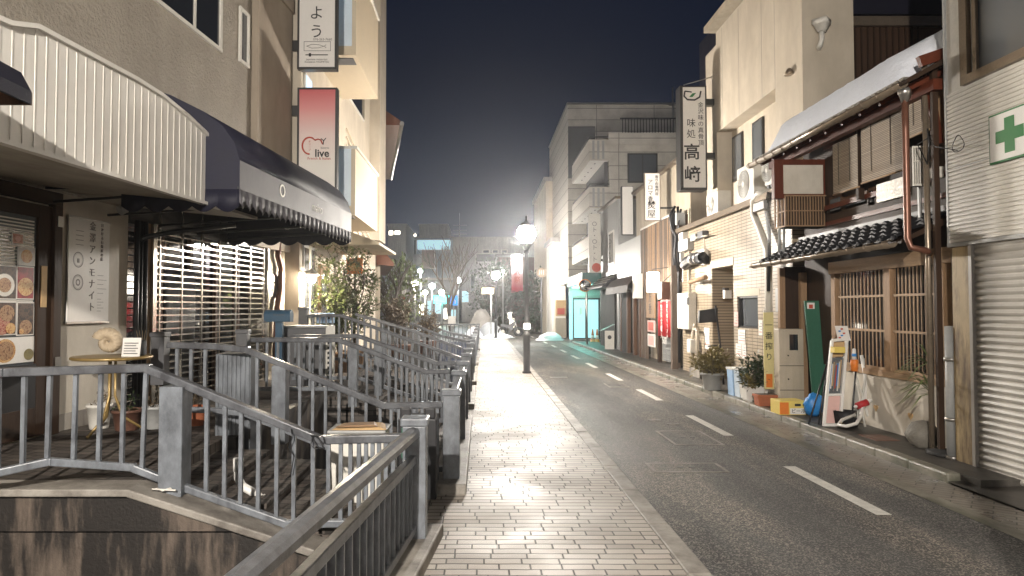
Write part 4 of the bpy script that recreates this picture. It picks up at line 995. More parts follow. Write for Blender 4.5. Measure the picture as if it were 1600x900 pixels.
# grey drainpipe by the pillar
t = thing('drainpipe','pale grey drainpipe standing left of the yellow pillar','pipe',(XS-.0,yp+.1,ZF))
B().tube((XS+.02,yp+.03,.0),(XS+.02,yp+.03,1.42),.055,14).build('pipe', M['grey_plastic'], t)
for z in (.42,1.05,.02): B().tube((XS+.02,yp+.03,z),(XS+.02,yp+.03,z+.04),.068,14).build('clamp', M['steel'], t)
t = thing('corner_post','thin dark steel corner post between the wooden house and the drainpipe','post',(XS-.05,yp+.25,ZF))
B().box(XS-.01,XS+.05,yp+.19,yp+.23,ZF-.05,4.25).build('post', M['darkwood'], t); B().tube((XS+.0,yp+.33,ZF),(XS+.0,yp+.33,4.4),.03,8).build('pipe', M['gutter'], t)
# ---- wooden townhouse
YA, YB = yp+.36, 11.2
H = thing('wooden_townhouse','old two storey wooden townhouse with snow on its upper roof','house',(XW,9,0))
B().box(XW,XW+4,YA,10.2,ZF-.1,.74).build('lower_wall', M['plaster_white'], H)
b = B(); b.box(XW+.10,XW+4,YA,YB,.74,4.4).box(XW+.6,XW+4,10.2,YB,0,.74); b.build('wall', M['darkwood'], H)
B().box(XW-.03,XW+.08,YA,10.2,.72,.80).box(XW-.03,XW+.08,YA,10.2,2.12,2.30).build('sill_beam', M['tanwood_y'], H, bevel=.005)
for px, w_ in ((1305,.11),(1390,.13),(1474,.10)):
    y = Yx(px,XW); B().box(XW-.035,XW+.1,y-w_/2,y+w_/2,.80,2.12).build('post', M['tanwood'], H, bevel=.004)
def lattice(px0,px1,n):
    y0,y1 = Yx(px1,XW), Yx(px0,XW)
    o = B().box(XW-.01,XW+.012,y0,y1,1.76,1.79).box(XW-.01,XW+.02,y0,y1,1.30,1.33).box(XW-.01,XW+.02,y0,y1,.80,.84).build('lattice_window', M['tanwood_y'], H)
    for k in range(n): y = y0+(y1-y0)*(k+.5)/n; B().box(XW-.004,XW+.006,y-.008,y+.008,.8,2.12).build('lattice_bar', M['tanwood'], o)
    B().box(XW+.014,XW+.02,y0,y1,.8,2.12).build('pane', M['glass_dark'], o)
lattice(1311,1384,13); lattice(1396,1469,12)
for px, py in ((1368,637),(1422,650)):   # heart-shaped vents
    c = onX(px,py,XW-.012); s_ = .05; pts = []
    for k in range(24):
        a = 2*math.pi*k/24; hx = 16*math.sin(a)**3/17; hz = (13*math.cos(a)-5*math.cos(2*a)-2*math.cos(3*a)-math.cos(4*a))/17
        pts.append((XW-.012, c.y-hx*s_, c.z+hz*s_))
    B().prism(pts,(.01,0,0)).build('heart_vent', M['card'], H)
# recessed entrance: side panel, boards
t = B().box(4.93,5.02,YB,YB+.08,ZF-.05,2.28).build('side_post', M['tanwood'], H)
B().box(5.02,5.6,YB+.02,YB+.06,ZF-.05,2.3).build('side_panel', M['darkwood'], H)
B().box(XW-.02,XW+.08,11.10,11.19,ZF-.05,2.2).build('entrance_post', M['tanwood'], H)
B().box(XW+.35,XW+.4,10.2,YB,1.72,2.2).build('plaster_panel', M['plaster_white'], H); B().box(XW+.33,XW+.4,10.2,YB,ZF-.05,1.72).build('entrance_boards', M['brownwood'], H)
# lower tiled eave
xg, zg = 4.60, 2.31
b = B(); ye0, ye1 = YA-.02, 11.4
b.prism([(xg+.06,ye0,zg+.02),(xg+.06,ye0,zg+.06),(XW+.1,ye0,2.72),(XW+.1,ye0,2.62)],(0,ye1-ye0,0)); ev = b.build('lower_roof', M['darkwood'], H)
b = B(); nrow = 5; pitch = .235; ncol = int((ye1-ye0)/pitch)
for r_ in range(nrow):
    f0 = r_/nrow; f1 = (r_+1)/nrow; xa = xg+.02+(XW+.08-xg)*f0; xb = xg+.02+(XW+.08-xg)*f1+.03; za = zg+.075+.37*f0; zb_ = zg+.075+.37*f1
    for c_ in range(ncol):
        y0 = ye0+c_*pitch; prof = []
        for k in range(9):
            q = k/8; hgt = .030*math.sin(q*2*math.pi)*(1 if q<.5 else .4)
            prof.append((y0+pitch*q, hgt))
        A_ = [b.bm.verts.new((xa,y,za+h+.02)) for y,h in prof]; C_ = [b.bm.verts.new((xb,y,zb_+h)) for y,h in prof]; D_ = [b.bm.verts.new((xa,y,za+h-.008)) for y,h in prof]
        for k in range(8):
            f = b.bm.faces.new((A_[k],A_[k+1],C_[k+1],C_[k])); f.smooth = True; b.bm.faces.new((D_[k],D_[k+1],A_[k+1],A_[k]))
for c_ in range(ncol):   # round end caps
    y0 = ye0+(c_+.25)*pitch; b.tube((xg-.005,y0,zg+.085),(xg+.03,y0,zg+.095),.026,12)
b.build('roof_tiles', M['rooftile'], ev)
B().box(XW+.0,XW+.1,ye0,ye1-.2,2.70,2.78).build('flashing', M['darkgrey'], ev)
def gutter(par, x, z, y0, y1, m, n=11):
    b = B(); pr = [(x+.055*math.cos(R(a)), z+.055*math.sin(R(a))) for a in range(180,361,20)]
    b.sheet([(u,y0,v) for u,v in pr],(0,y1-y0,0)); o = b.build('gutter', m, par, solid=.006, smooth=True)
    for k in range(n):
        y = y0+.1+(y1-y0-.2)*k/(n-1); B().path([(x+.1,y,z+.05),(x-.06,y,z+.01)]+[(x+.062*math.cos(R(a)),y,z+.062*math.sin(R(a))) for a in range(180,361,36)],.006,4).build('gutter_hook', M['gutter'], o)
gutter(H, xg-.04, zg+.03, ye0, ye1, M['gutter'])
# upper wall details
B().box(XW+.02,XW+.1,YA,10.3,2.78,3.1).build('upper_wall', M['darkwood'], H); B().box(XW-.01,XW+.02,YA,10.3,2.86,2.92).build('rail_beam', M['redwood'], H)
B().box(XW-.02,XW+.1,YA,10.3,3.1,3.17).box(XW-.02,XW+.1,YA,10.3,4.02,4.16).build('window_beam', M['redwood'], H)
def xwin(px0,px1,py0,py1,m,fr='brownwood',X=XW+.06):
    o = xbox(B(),X,px0,px1,py0,py1,.04).build('window', M[fr], H); b = B(); at=(px0+px1)/2
    b.box(X-.046,X-.04,Yx(px1,X)+.04,Yx(px0,X)-.04,zx(at,py1,X)+.04,zx(at,py0,X)-.04); b.build('pane', m, o)
fg = mat('frosted_glass', (.62,.58,.48), .25, 0, .35, 25, .8, 30)
b = B(); X_ = XW-.0; ya_, yb_ = Yx(1418,X_), Yx(1376,X_); B().box(X_-.03,X_,ya_,yb_,3.0,3.24).build('frosted_pane', fg, H)
xwin(1302,1322,305,332,M['glass_mid']); xwin(1326,1362,302,322,M['glass_mid']); xwin(1364,1374,292,320,M['glass_dark'])
# bamboo blinds
for k,(px0,px1,zt,zb,X,lab) in enumerate(((1306,1345,4.0,3.27,5.16,'narrow reed blind nearest the projecting sleeve wall'),(1351,1420,4.05,3.28,5.10,'widest reed blind, in the middle of the upper floor'),(1427,1458,4.05,3.6,5.0,'short reed blind at the right end of the upper floor'))):
    t = thing('reed_blind',lab,'blind',(X,Yx((px0+px1)/2,X),zb),group='reed blinds on the wooden house')
    B().box(X-.012,X,Yx(px1,X),Yx(px0,X),zb,zt).build('reeds', M['reed'], t); b = B()
    y0, y1 = Yx(px1,X), Yx(px0,X)
    B().tube((X-.006,y0-.02,zb),(X-.006,y1+.02,zb),.012,6).build('rod', M['tanwood_y'], t)
    for q in (.3,.75): b.tube((X-.016,y0+(y1-y0)*q,zb+.12),(X-.016,y0+(y1-y0)*q,zt),.004,4)
    b.build('cord', M['ink'], t)
B().box(XW-.1,XW-.02,Yx(1348,5.2)-.03,Yx(1348,5.2)+.03,3.1,4.1).build('upper_post', M['darkwood'], H)
# sleeve wall facing the camera
yv = 10.5; q = lambda px,py: onY(px,py,yv)
a, c = q(1206,208), q(1296,303)
sw = B().box(q(1206,0).x,XW+.3,yv,yv+.10,q(1250,310).z,q(1250,249).z).build('sleeve_wall', M['redwood_z'], H)
B().box(q(1220,0).x,q(1281,0).x,yv-.012,yv,q(1250,303).z,q(1250,258).z).build('plaster_panel', M['plaster_white'], sw)
z0_, z1_ = q(1250,354).z, q(1250,305).z; x0_, x1_ = q(1222,0).x, q(1299,0).x
B().box(x0_,x1_,yv-.03,yv,z0_,z0_+.02).box(x0_,x1_,yv-.03,yv,z1_-.02,z1_).box(x0_,x1_,yv-.028,yv-.01,(z0_+z1_)/2-.008,(z0_+z1_)/2+.008).build('lattice_frame', M['tanwood'], sw)
for k in range(19): x = x0_+(x1_-x0_)*k/18; B().box(x-.007,x+.007,yv-.02,yv-.004,z0_,z1_).build('lattice_bar', M['tanwood'], sw)
B().box(x0_+.02,x1_,yv+.0,yv+.33,z0_,z1_).build('lattice_back', M['darkwood'], sw)
for k in range(4): y = yv+.36*k/3; B().box(x0_-.01,x0_+.012,y-.012,y+.012,z0_,z1_).build('lattice_bar', M['tanwood'], sw)
B().box(x0_-.01,x0_+.01,yv,yv+.36,(z0_+z1_)/2-.008,(z0_+z1_)/2+.008).box(x0_-.012,x0_+.01,yv,yv+.36,z0_,z0_+.02).build('lattice_side', M['tanwood_y'], sw)
for x in (x0_+.0,x0_+.07): B().tube((x,yv+.2,z0_),(x-.01,yv+.2,2.5),.022,8).build('strut', M['grey_plastic'], sw)
# upper roof, snow, gutter
xe, ze = 4.62, 4.05; y0, y1 = 7.28, 11.5
b = B(); b.prism([(xe,y0,ze),(xe,y0,ze+.05),(7.2,y0,ze+1.46),(7.2,y0,ze+1.36)],(0,y1-y0,0)); ur = b.build('roof', M['darkwood'], H)
b = B(); y = y0+.2
while y < y1: b.bar((xe+.05,y,ze-.03),(6.0,y,ze+.62),.05,.07); y += .42
b.build('rafters', M['redwood'], ur)
B().box(xe+.28,xe+.38,y0,y1,ze-.07,ze+.05).build('eave_beam', M['redwood'], ur)
gutter(ur, xe-.05, ze+.0, y0, y1, M['gutter'], 14)
b = B()
for k in range(38): y = y0+.05+(y1-y0-.1)*k/38; b.box(xe-.01,xe+.1,y,y+.085,ze+.055,ze+.085)
b.build('eave_tiles', M['steel'], ur)
# snow blanket
b = B(); nx, ny = 12, 40; g = []
rd = random.Random(5)
for i in range(nx+1):
    row = []
    for j in range(ny+1):
        u, v = i/nx, j/ny; x = xe+.14+(2.4)*u; y = y0+.45+(y1-y0-.55)*v
        th_ = .36*min(1, (u*14)**.5)*min(1,((1-v)*12)**.5)*min(1,(v*9)**.5) + rd.uniform(-.006,.006)
        x += (rd.uniform(-.02,.02)+.03*math.sin(y*5) if i==0 else 0)
        row.append(b.bm.verts.new((x,y,ze+.055+(x-xe)*.545+max(.0,th_))))
    g.append(row)
for i in range(nx):
    for j in range(ny): f = b.bm.faces.new((g[i][j],g[i+1][j],g[i+1][j+1],g[i][j+1])); f.smooth=True
b.build('snow', M['snow'], H)
# right-hand gable timbers and copper downpipe
for a_, c_ in ((onY(1446,112,7.5),onY(1466,225,7.5)),(onY(1462,106,7.6),onY(1474,222,7.6))): B().bar(a_,c_,.09,.06,(0,1,0)).build('gable_brace', M['redwood_z'] if a_.y<7.55 else M['tanwood'], H)
B().bar(onY(1436,97,7.45),onY(1474,84,7.45),.06,.12).build('barge_board', M['redwood'], H)
B().box(5.18,5.5,7.25,7.33,2.75,4.3).build('end_boards', M['redwood_z'], H)
cp = thing('copper_downpipe','brown copper downpipe with an elbow at the front of the wooden house','pipe',(4.65,7.4,2.3))
xd = 4.60; yd = Yx(1420,xd)
B().path([(xd,yd,zx(1418,150,xd)),(xd,yd,zx(1420,200,xd)),(xd,yd,zx(1422,300,xd)),(xd,yd,zx(1424,372,xd)),(xd+.02,yd-.02,zx(1424,386,xd)),(xd+.15,yd-.08,zx(1424,392,xd)),(4.93,yp+.28,2.22)],.035,10).build('pipe', M['copper'], cp)
B().lathe((xd,yd,zx(1415,160,xd)),[(.04,0),(.07,.08),(.08,.09),(.08,.14),(.07,.15)],4).build('hopper', M['steel'], cp)
# small projecting white lattice + meter, cables
q0, q1 = onY(1427,228,7.75), onY(1456,290,7.75)
lb = B(); lb.box(q0.x,q1.x,7.75,7.77,q0.z-.02,q0.z).box(q0.x,q1.x,7.75,7.77,q1.z,q1.z+.02).box(q0.x,q1.x,7.75,7.77,(q0.z+q1.z)/2+.05,(q0.z+q1.z)/2+.06)
for k in range(9): x = q0.x+(q1.x-q0.x)*k/8; lb.box(x-.005,x+.005,7.752,7.768,q1.z,q0.z)
lw = lb.build('side_lattice', M['offwhite'], H); B().box(q0.x,q1.x,7.79,7.82,q1.z,q0.z).build('backing', M['darkwood'], lw)
B().box(onY(1455,0,7.5).x,onY(1469,0,7.5).x,7.5,7.6,zx(1460,276,5.0),zx(1460,258,5.0)).build('meter_box', M['offwhite'], H, bevel=.005)
for (pa,pb) in (((1412,368),(1420,300)),((1438,352),(1436,292))): B().bar(onY(pa[0],pa[1],7.9),onY(pb[0],pb[1],7.9),.03,.03).build('roof_strut', M['grey_plastic'], H)
for p in ((1411,368),(1438,353)): c=onY(p[0],p[1],7.9); B().box(c.x-.06,c.x+.1,7.85,7.95,c.z-.02,c.z+.01).build('strut_foot', M['grey_plastic'], H)
t = thing('cable_loop','loop of thin cable hanging in front of the ribbed siding','cable',(4.8,7.1,3.4))
b = B(); c = onX(1497,224,4.85)
b.path([(4.85,c.y+.08*math.cos(a)-.02*math.sin(2*a),c.z+.085*math.sin(a)) for a in [R(k) for k in range(0,375,25)]],.005,4)
b.path([(4.95,yp+.3,3.5),(4.9,yp+.1,3.35),(4.88,c.y+.05,c.z-.06)],.005,4); b.path([(4.95,yp+.3,3.6),(4.9,yp+.2,3.4),(4.93,yp+.28,3.2),(4.9,yp+.4,3.45),(4.95,yp+.25,3.5)],.008,4)
b.build('cable', M['ink'], t)
# palm fronds, rock, leaning things
t = thing('palm_plant','green strap leaved plant leaning out beside the corner post','plant',(5.0,yp+.45,.75))
b = B(); rd = random.Random(3)
for k in range(46):
    a = rd.uniform(-1,1); base = Vector((5.02,yp+.42,.78+rd.uniform(-.15,.3))); d = Vector((-rd.uniform(.3,1),rd.uniform(-.3,.6),rd.uniform(-.5,.6))).normalized(); l = rd.uniform(.3,.5)
    s_ = Vector((0,0,1)).cross(d).normalized()*.013; m1 = base+d*l*.5+Vector((0,0,.04)); e_ = base+d*l-Vector((0,0,.05))
    b.bm.faces.new([b.bm.verts.new(q) for q in (base-s_,base+s_,m1+s_,e_,m1-s_)])
b.build('leaves', M['leaf'], t); B().tube((5.1,yp+.42,ZF),(5.1,yp+.42,.85),.03,6).build('stem', M['bark'], t)
rk = onX(1450,690,5.05); t = B().ball((5.02,rk.y+.05,.17),.17,14,10,(1,1,.95),.07,4).build('garden_rock', M['rock'], loc=(5.02,rk.y,ZF), smooth=True)
tag(t,'rough grey brown stone on the footway at the foot of the white wall','stone')
t = B().ball((5.0,rk.y-.35,.05),.12,10,6,(1.5,1.8,.35),.15,9).build('wet_rubble', M['black_matte'], loc=(5.0,rk.y-.3,ZF)); tag(t,'dark wet rubble at the foot of the drainpipe','rubble')
# green board
gb = [onX(1256,472,5.10),onX(1299,470,5.16),onX(1303,600,4.98),onX(1271,606,4.98)]
p0 = onY(1257,470,10.75); p1 = onY(1301,470,10.75); p2 = onY(1302,598,10.55); p3 = onY(1271,602,10.55); p2.z = ZF+.02; p3.z = ZF+.0
t = thing('green_board','tall green board leaning in the entrance of the wooden house','board',(p3.x,10.55,ZF))
B().prism([p3,p2,p1,p0],(0,.03,0)).build('board', M['green_board'], t, bevel=.003)
B().path([p0.lerp(p1,.55)+Vector((0,-.01,-.02)),p0.lerp(p1,.5)+Vector((0,-.015,-.4)),p0.lerp(p1,.62)+Vector((0,-.02,-.8)),p0.lerp(p1,.8)+Vector((0,-.03,-1.1))],.01,5).build('cord', M['paper'], t)
c = p0.lerp(p1,.14); B().box(c.x-.03,c.x+.09,10.735,10.742,c.z-.15,c.z-.03).build('sticker', M['paper'], t); B().box(c.x+.0,c.x+.06,10.731,10.735,c.z-.12,c.z-.06).build('sticker_print', M['redlogo'], t)
# beige cabinet
q0, q1 = onY(1217,514,10.9), onY(1257,628,10.9)
X0c, X1c = q0.x, q1.x
t = thing('meter_cabinet','tall beige two door cabinet standing left of the green board','cabinet',((X0c+X1c)/2,11.0,ZF))
B().box(X0c,X1c,10.9,11.1,ZF,q0.z).build('body', M['beige_box'], t, bevel=.008)
h = q0.z-ZF
for z in (.22,.53): B().box(X0c+.003,X1c-.003,10.893,10.899,ZF+h*z-.004,ZF+h*z+.004).build('door_gap', M['ink'], t)
wx = X0c+(X1c-X0c)*.42; B().box(wx,wx+.13,10.885,10.899,ZF+h*.73,ZF+h*.93).build('window', M['glass_dark'], t)
for z in (.66,.36): B().tube((X0c+.14,10.885,ZF+h*z),(X0c+.14,10.9,ZF+h*z),.012,8).build('lock', M['darkmetal'], t)
# carton
q0, q1 = onY(1217,620,10.15), onY(1258,641,10.15)
t = thing('yellow_carton','yellow and white drinks carton on the kerb at the foot of the beige cabinet','carton',((q0.x+q1.x)/2,10.3,ZF))
zt_ = ZF+.205; B().box(q0.x,q1.x,10.12,10.45,ZF,zt_).build('box', M['yellow'], t, bevel=.004)
B().box(q0.x-.002,q0.x+.13,10.116,10.12,ZF+.01,zt_-.02).build('label_patch', M['orange'], t)
B().box(q0.x+.15,q1.x-.01,10.116,10.12,ZF+.01,ZF+.1).build('label_patch', M['paper'], t); B().box(q0.x+.22,q1.x-.08,10.114,10.118,ZF+.13,ZF+.165).build('handle_hole', M['ink'], t)
text('lettering','ビール',.07,(q0.x+.27,10.113,ZF+.055),(1,0,0),(0,0,1),M['ink'],t)
# blue bag
c = onY(1272,618,10.0); t = B().ball((c.x,10.0,ZF+.17),.15,16,12,(1.0,.8,1.1),.13,2).build('blue_bag', M['blue'], loc=(c.x,10,ZF)); tag(t,'crumpled bright blue bag between the carton and the white leaflet stand','bag')
# leaflet stand (white frame)
q0, q1 = onY(1284,655,9.2), onY(1309,655,9.2); tl, tr = onY(1300,532,9.35), onY(1323,530,9.35)
t = thing('leaflet_stand','white framed leaflet stand with a price list on top, leaning on the footway','stand',(q0.x,9.2,ZF))
bl = Vector((q0.x,9.15,ZF)); br_ = Vector((q1.x,9.15,ZF)); B().bar(bl,tl,.035,.04,(0,1,0)).bar(br_,tr,.035,.04,(0,1,0)).bar(tl,tr,.03,.04).bar(bl+Vector((0,0,.02)),br_+Vector((0,0,.02)),.04,.04).bar(bl.lerp(tl,.36),br_.lerp(tr,.36),.03,.03).build('frame', M['white'], t, bevel=.004)
e = lambda u,v: bl.lerp(tl,v).lerp(br_.lerp(tr,v),u)+Vector((0,.02,0))
B().prism([e(.08,.03),e(.92,.03),e(.92,.34),e(.08,.34)],(0,.008,0)).build('lower_panel', M['paper_pink'], t)
B().prism([e(.08,.80),e(.92,.80),e(.92,.97),e(.08,.97)],(0,.008,0)).build('upper_panel', M['card'], t)
B().prism([e(.08,.37),e(.92,.37),e(.92,.79),e(.08,.79)],(0,.008,0)).build('middle_panel', M['glass_mid'], t)
for k in range(9): u = .12+.09*k; B().prism([e(u,.40+.03*(k%3)),e(u+.05,.40+.03*(k%3)),e(u+.05,.7+.02*(k%4)),e(u,.7+.02*(k%4))],(0,-.012,0)).build('leaflet', M[('blue','paper','card','ink_soft','redlogo')[k%5]], t)
c = tl; B().box(c.x-.05,c.x+.10,9.2,9.3,c.z-.16,c.z-.08).build('tray', M['yellow'], t)
B().prism([(tl.x+.07,9.32,tl.z),(tr.x+.04,9.32,tl.z),(tr.x+.02,9.36,tl.z+.2),(tl.x+.05,9.36,tl.z+.2)],(0,.006,0)).build('price_list', M['paper'], t)
for k in range(5): B().box(tl.x+.08+.03*(k%3),tl.x+.11+.03*(k%3),9.325,9.33,tl.z+.03+.03*k,tl.z+.05+.03*k).build('price_text', M[('redlogo','blue')[k%2]], t)
t = thing('folded_tripod','black folded tripod legs between the blue bag and leaflet stand','tripod',onY(1265,655,9.4))
t.location.z = ZF; W[t] = Matrix.Translation(t.location)
tp = onY(1296,555,9.6)
for px in (1263,1279,1284): q = onY(px,650,9.3); B().tube((q.x,9.3,ZF),tp,.012,6).build('leg', M['black'], t)
# black crate + shovel + snow tool
c = onY(1324,645,9.1); t = thing('black_basket','small black basket at the foot of the leaflet stand','basket',(c.x,9.1,ZF))
B().lathe((c.x,9.15,ZF+.02),[(.11,0),(.14,.02),(.16,.19),(.15,.19),(.13,.05)],4).build('basket', M['black'], t)
c0, c1 = onY(1327,637,9.15), onY(1338,568,9.3); t = thing('black_broom','thin black handled broom standing between the leaflet stand and white shovel','broom',(c0.x,9.2,ZF))
B().tube((c0.x,9.1,ZF+.05),c1,.012,6).build('handle', M['black'], t); B().cbox((c0.x,9.1,ZF+.06),.14,.05,.12).build('brush', M['black'], t)
c1 = onY(1341,552,9.2); t = thing('orange_reflector_pole','pole with an orange band and blue tip leaning on the lattice window','pole',(c1.x,9.2,ZF))
B().tube((c1.x+.02,9.1,ZF),(c1.x,9.3,c1.z-.25),.013,8).build('pole', M['offwhite'], t); z = c1.z-.25
B().lathe((c1.x,9.3,z),[(.045,0),(.05,.14),(.04,.16)],12).build('orange_band', M['orange'], t); B().lathe((c1.x,9.3,z+.16),[(.03,0),(.022,.14),(.01,.15)],10).build('tip', M['paper'], t); B().tube((c1.x,9.3,z+.2),(c1.x,9.3,z+.24),.03,10).build('blue_ring', M['blue'], t)
# white bent pipe sledge handle with red fitting
t = thing('white_tube_frame','bent white tube frame with a red fitting lying against the white wall','tube frame',onZ(1340,660,ZF))
g = lambda px,py,Y: onY(px,py,Y)
B().path([g(1346,555,9.35),g(1352,590,9.3),g(1352,620,9.2),g(1345,650,9.0),g(1338,662,8.75),g(1322,666,8.7),g(1310,664,8.8),g(1316,656,8.95),g(1336,648,9.0)],.022,8).build('tube', M['white'], t)
B().path([g(1350,560,9.35),g(1362,600,9.25),g(1366,640,9.2)],.012,6).path([g(1356,570,9.35),g(1349,612,9.2),g(1343,648,9.1)],.016,6).build('thin_tube', M['skin_clear'], t)
c = g(1347,632,9.1); B().tube(c+Vector((-.07,0,-.02)),c+Vector((.07,0,.03)),.045,10).build('red_fitting', M['red'], t); B().tube(c+Vector((.07,0,.03)),c+Vector((.12,0,.06)),.025,10).tube(c+Vector((-.1,0,-.04)),c+Vector((-.07,0,-.02)),.02,10).build('white_end', M['white'], t)
b = B(); rd = random.Random(8)
for k in range(12):
    u = rd.uniform(-.1,.12); b.bm.faces.new([b.bm.verts.new(v) for v in (Vector((c.x+.03,9.32,c.z+.45)),Vector((c.x+u,9.2,c.z-.12+rd.uniform(-.1,.1))),Vector((c.x+u+.03,9.2,c.z-.16)),Vector((c.x+.05,9.33,c.z+.42)))])
b.build('plastic_sheet', M['skin_clear'], t)
B().box(4.72,5.0,8.15,8.55,ZF-.004,ZF+.004).build('footway_lid', M['brownpot'], loc=(4.85,8.35,ZF)); bpy.data.objects['footway_lid']['kind']='structure'
# ---- yellow vertical banner
q0, q1 = onY(1196,490,11.9), onY(1211,612,11.9)
q0 = onY(1193,488,11.3); q1 = onY(1208,608,11.3)
t = thing('yellow_banner','narrow pale yellow vertical beer banner left of the beige cabinet','banner',(q0.x,11.6,ZF))
B().box(q0.x,q1.x+.02,11.3,11.32,q1.z,q0.z).build('sheet', mat('banner_yellow',(.66,.58,.28),.5,0,.1), t)
B().tube((q0.x+.02,11.33,ZF),(q0.x+.02,11.33,q0.z+.05),.012,6).build('pole', M['white'], t)
hz=q0.z-q1.z; text('lettering','一\n番\n搾\nり',.13,((q0.x+q1.x)/2+.01,11.295,q1.z+hz*.62),(1,0,0),(0,0,1),M['ink'],t,ls=1.35)
B().box(q0.x+.03,q1.x-.01,11.294,11.3,q1.z+.03,q1.z+.25).build('glass_picture', M['orange'], t)
# ---- cream building over the tiled ground floor
XE = 5.6
E = thing('cream_building','tall plain cream building with a recessed window bay above the tiled wall','building',(XE,14,0))
ye0, ye1 = 11.7, 16.75; zt = 7.9
B().box(XE,6.5,ye0,12.8,3.6,zt+.6).box(XE,6.5,16.0,ye1,3.6,zt).box(XE,6.5,12.8,16.0,5.8,zt+.3).box(XE+.35,6.5,12.8,16.0,3.6,5.8).build('wall', M['cream'], E)
B().box(XE-.03,6.53,ye0-.03,ye1+.03,zt+.6,zt+.75).build('coping', M['cream2'], E)
for px0,px1,py0,py1 in ((1149,1165,208,280),(1181,1198,185,262)):
    X=XE+.35; o = xbox(B(),X,px0,px1,py0,py1,.04).build('window', M['darkmetal'], E); at=(px0+px1)/2
    B().box(X-.046,X-.04,Yx(px1,X)+.05,Yx(px0,X)-.05,zx(at,py1,X)+.05,zx(at,py0,X)-.05).build('pane', M['glass_mid'], o)
b = B()
for y in (13.4,14.6,15.6): b.box(XE-.002,XE+.001,y-.006,y+.006,5.8,zt+.25)
b.box(XE-.002,XE+.001,12.795,12.805,5.8,zt+.55); b.build('panel_joint', M['concrete'], E)
c = onY(1280,40,11.68); t = thing('rain_hopper','pale rainwater hopper high on the side of the cream building','hopper',c)
B().lathe((c.x,11.6,c.z-.02),[(.08,-.12),(.15,0),(.17,.01),(.17,.09),(.16,.09)],4).build('hopper', M['offwhite'], t); B().path([(c.x,11.6,c.z-.1),(c.x,11.6,c.z-.28),(c.x-.02,11.62,c.z-.36),(c.x,11.72,c.z-.4)],.045,8).build('spout', M['offwhite'], t)
c = onX(1233,112,XE-.05); t = thing('wall_vent','small hooded vent on the street face of the cream building','vent',c); B().lathe(c,[(.09,-.06),(.07,.0),(.03,.06)],10).build('hood', M['gutter'], t)
Q = thing('dark_timber_building','dark timber clad upper storey behind the snowy roof','building',(9,12.5,0))
B().box(6.5,14,12.85,20,0,8.0).build('wall', wood('timber_cladding',(.065,.036,.022)), Q); B().box(6.45,14,12.75,20,7.0,7.18).build('beam', M['gutter'], Q); B().box(6.5,14,12.7,20,7.2,9.5).build('upper_wall', M['navy'], Q)
b = B(); x = 6.55
while x < 8.4: b.box(x,x+.03,12.83,12.85,3,7.0); x += .12
b.build('battens', M['darkwood'], Q)
# ---- tiled ground floor
T = thing('tiled_building','cream tiled ground floor with a recessed doorway and a small window','building',(XW,14.5,0))
zt = 3.62; yD0, yD1 = Yx(1146,XW), Yx(1112,XW); yW0, yW1 = Yx(1184,XW), Yx(1152,XW); zW0, zW1 = 1.22, 1.86; zD = 2.52
b = B(); X1 = 8.0
b.box(XW,X1,yD1,17.7,ZF-.1,zt).box(XW,X1,yD0,yD1,zD,zt).box(XW,X1,yW1,yD0,ZF-.1,zt).box(XW,X1,yW0,yW1,zW1,zt).box(XW,X1,yW0,yW1,ZF-.1,zW0).box(XW,X1,11.42,yW0,ZF-.1,zt)
bmesh.ops.remove_doubles(b.bm, verts=b.bm.verts, dist=.0001); b.build('wall', M['wall_tile'], T)
B().box(XW+.55,XW+.6,yD0,yD1,ZF,zD).box(XW+.01,XW+.55,yD1-.03,yD1-.002,ZF,zD).build('recess_wall', M['wall_tile'], T)
B().box(XW-.006,XW,yD0-.02,yD1+.1,zD,zD+.17).box(XW-.006,XW,yW0-.1,yW1+.1,zW1,zW1+.13).build('lintel', M['cream'], T)
o = B().box(XW+.02,XW+.07,yW0,yW0+.05,zW0,zW1).box(XW+.02,XW+.07,yW1-.05,yW1,zW0,zW1).box(XW+.02,XW+.07,yW0,yW1,zW0,zW0+.04).box(XW+.02,XW+.07,yW0,yW1,zW1-.04,zW1).build('window', M['darkmetal'], T)
B().box(XW+.08,XW+.09,yW0,yW1,zW0,zW1).build('pane', M['glass_mid'], o)
B().box(XW+.5,XW+.56,yD0+.1,yD1-.1,ZF,2.1).build('door', M['brownwood'], T)
B().box(XW-.14,XW+1,11.4,17.8,zt,zt+.05).box(XW-.16,XW-.10,11.4,17.8,zt-.04,zt+.07).build('ledge', M['gutter'], T)
c = onX(1137,458,XW+.2); t = thing('porch_lamp','unlit square lamp inside the recessed tiled doorway','lamp',c)
B().box(XW+.1,XW+.25,c.y-.1,c.y+.02,c.z-.12,c.z+.06).build('shade', M['paper'], t); B().box(XW+.12,XW+.22,c.y-.03,c.y+.12,c.z+.06,c.z+.12).build('bracket', M['darkmetal'], t)
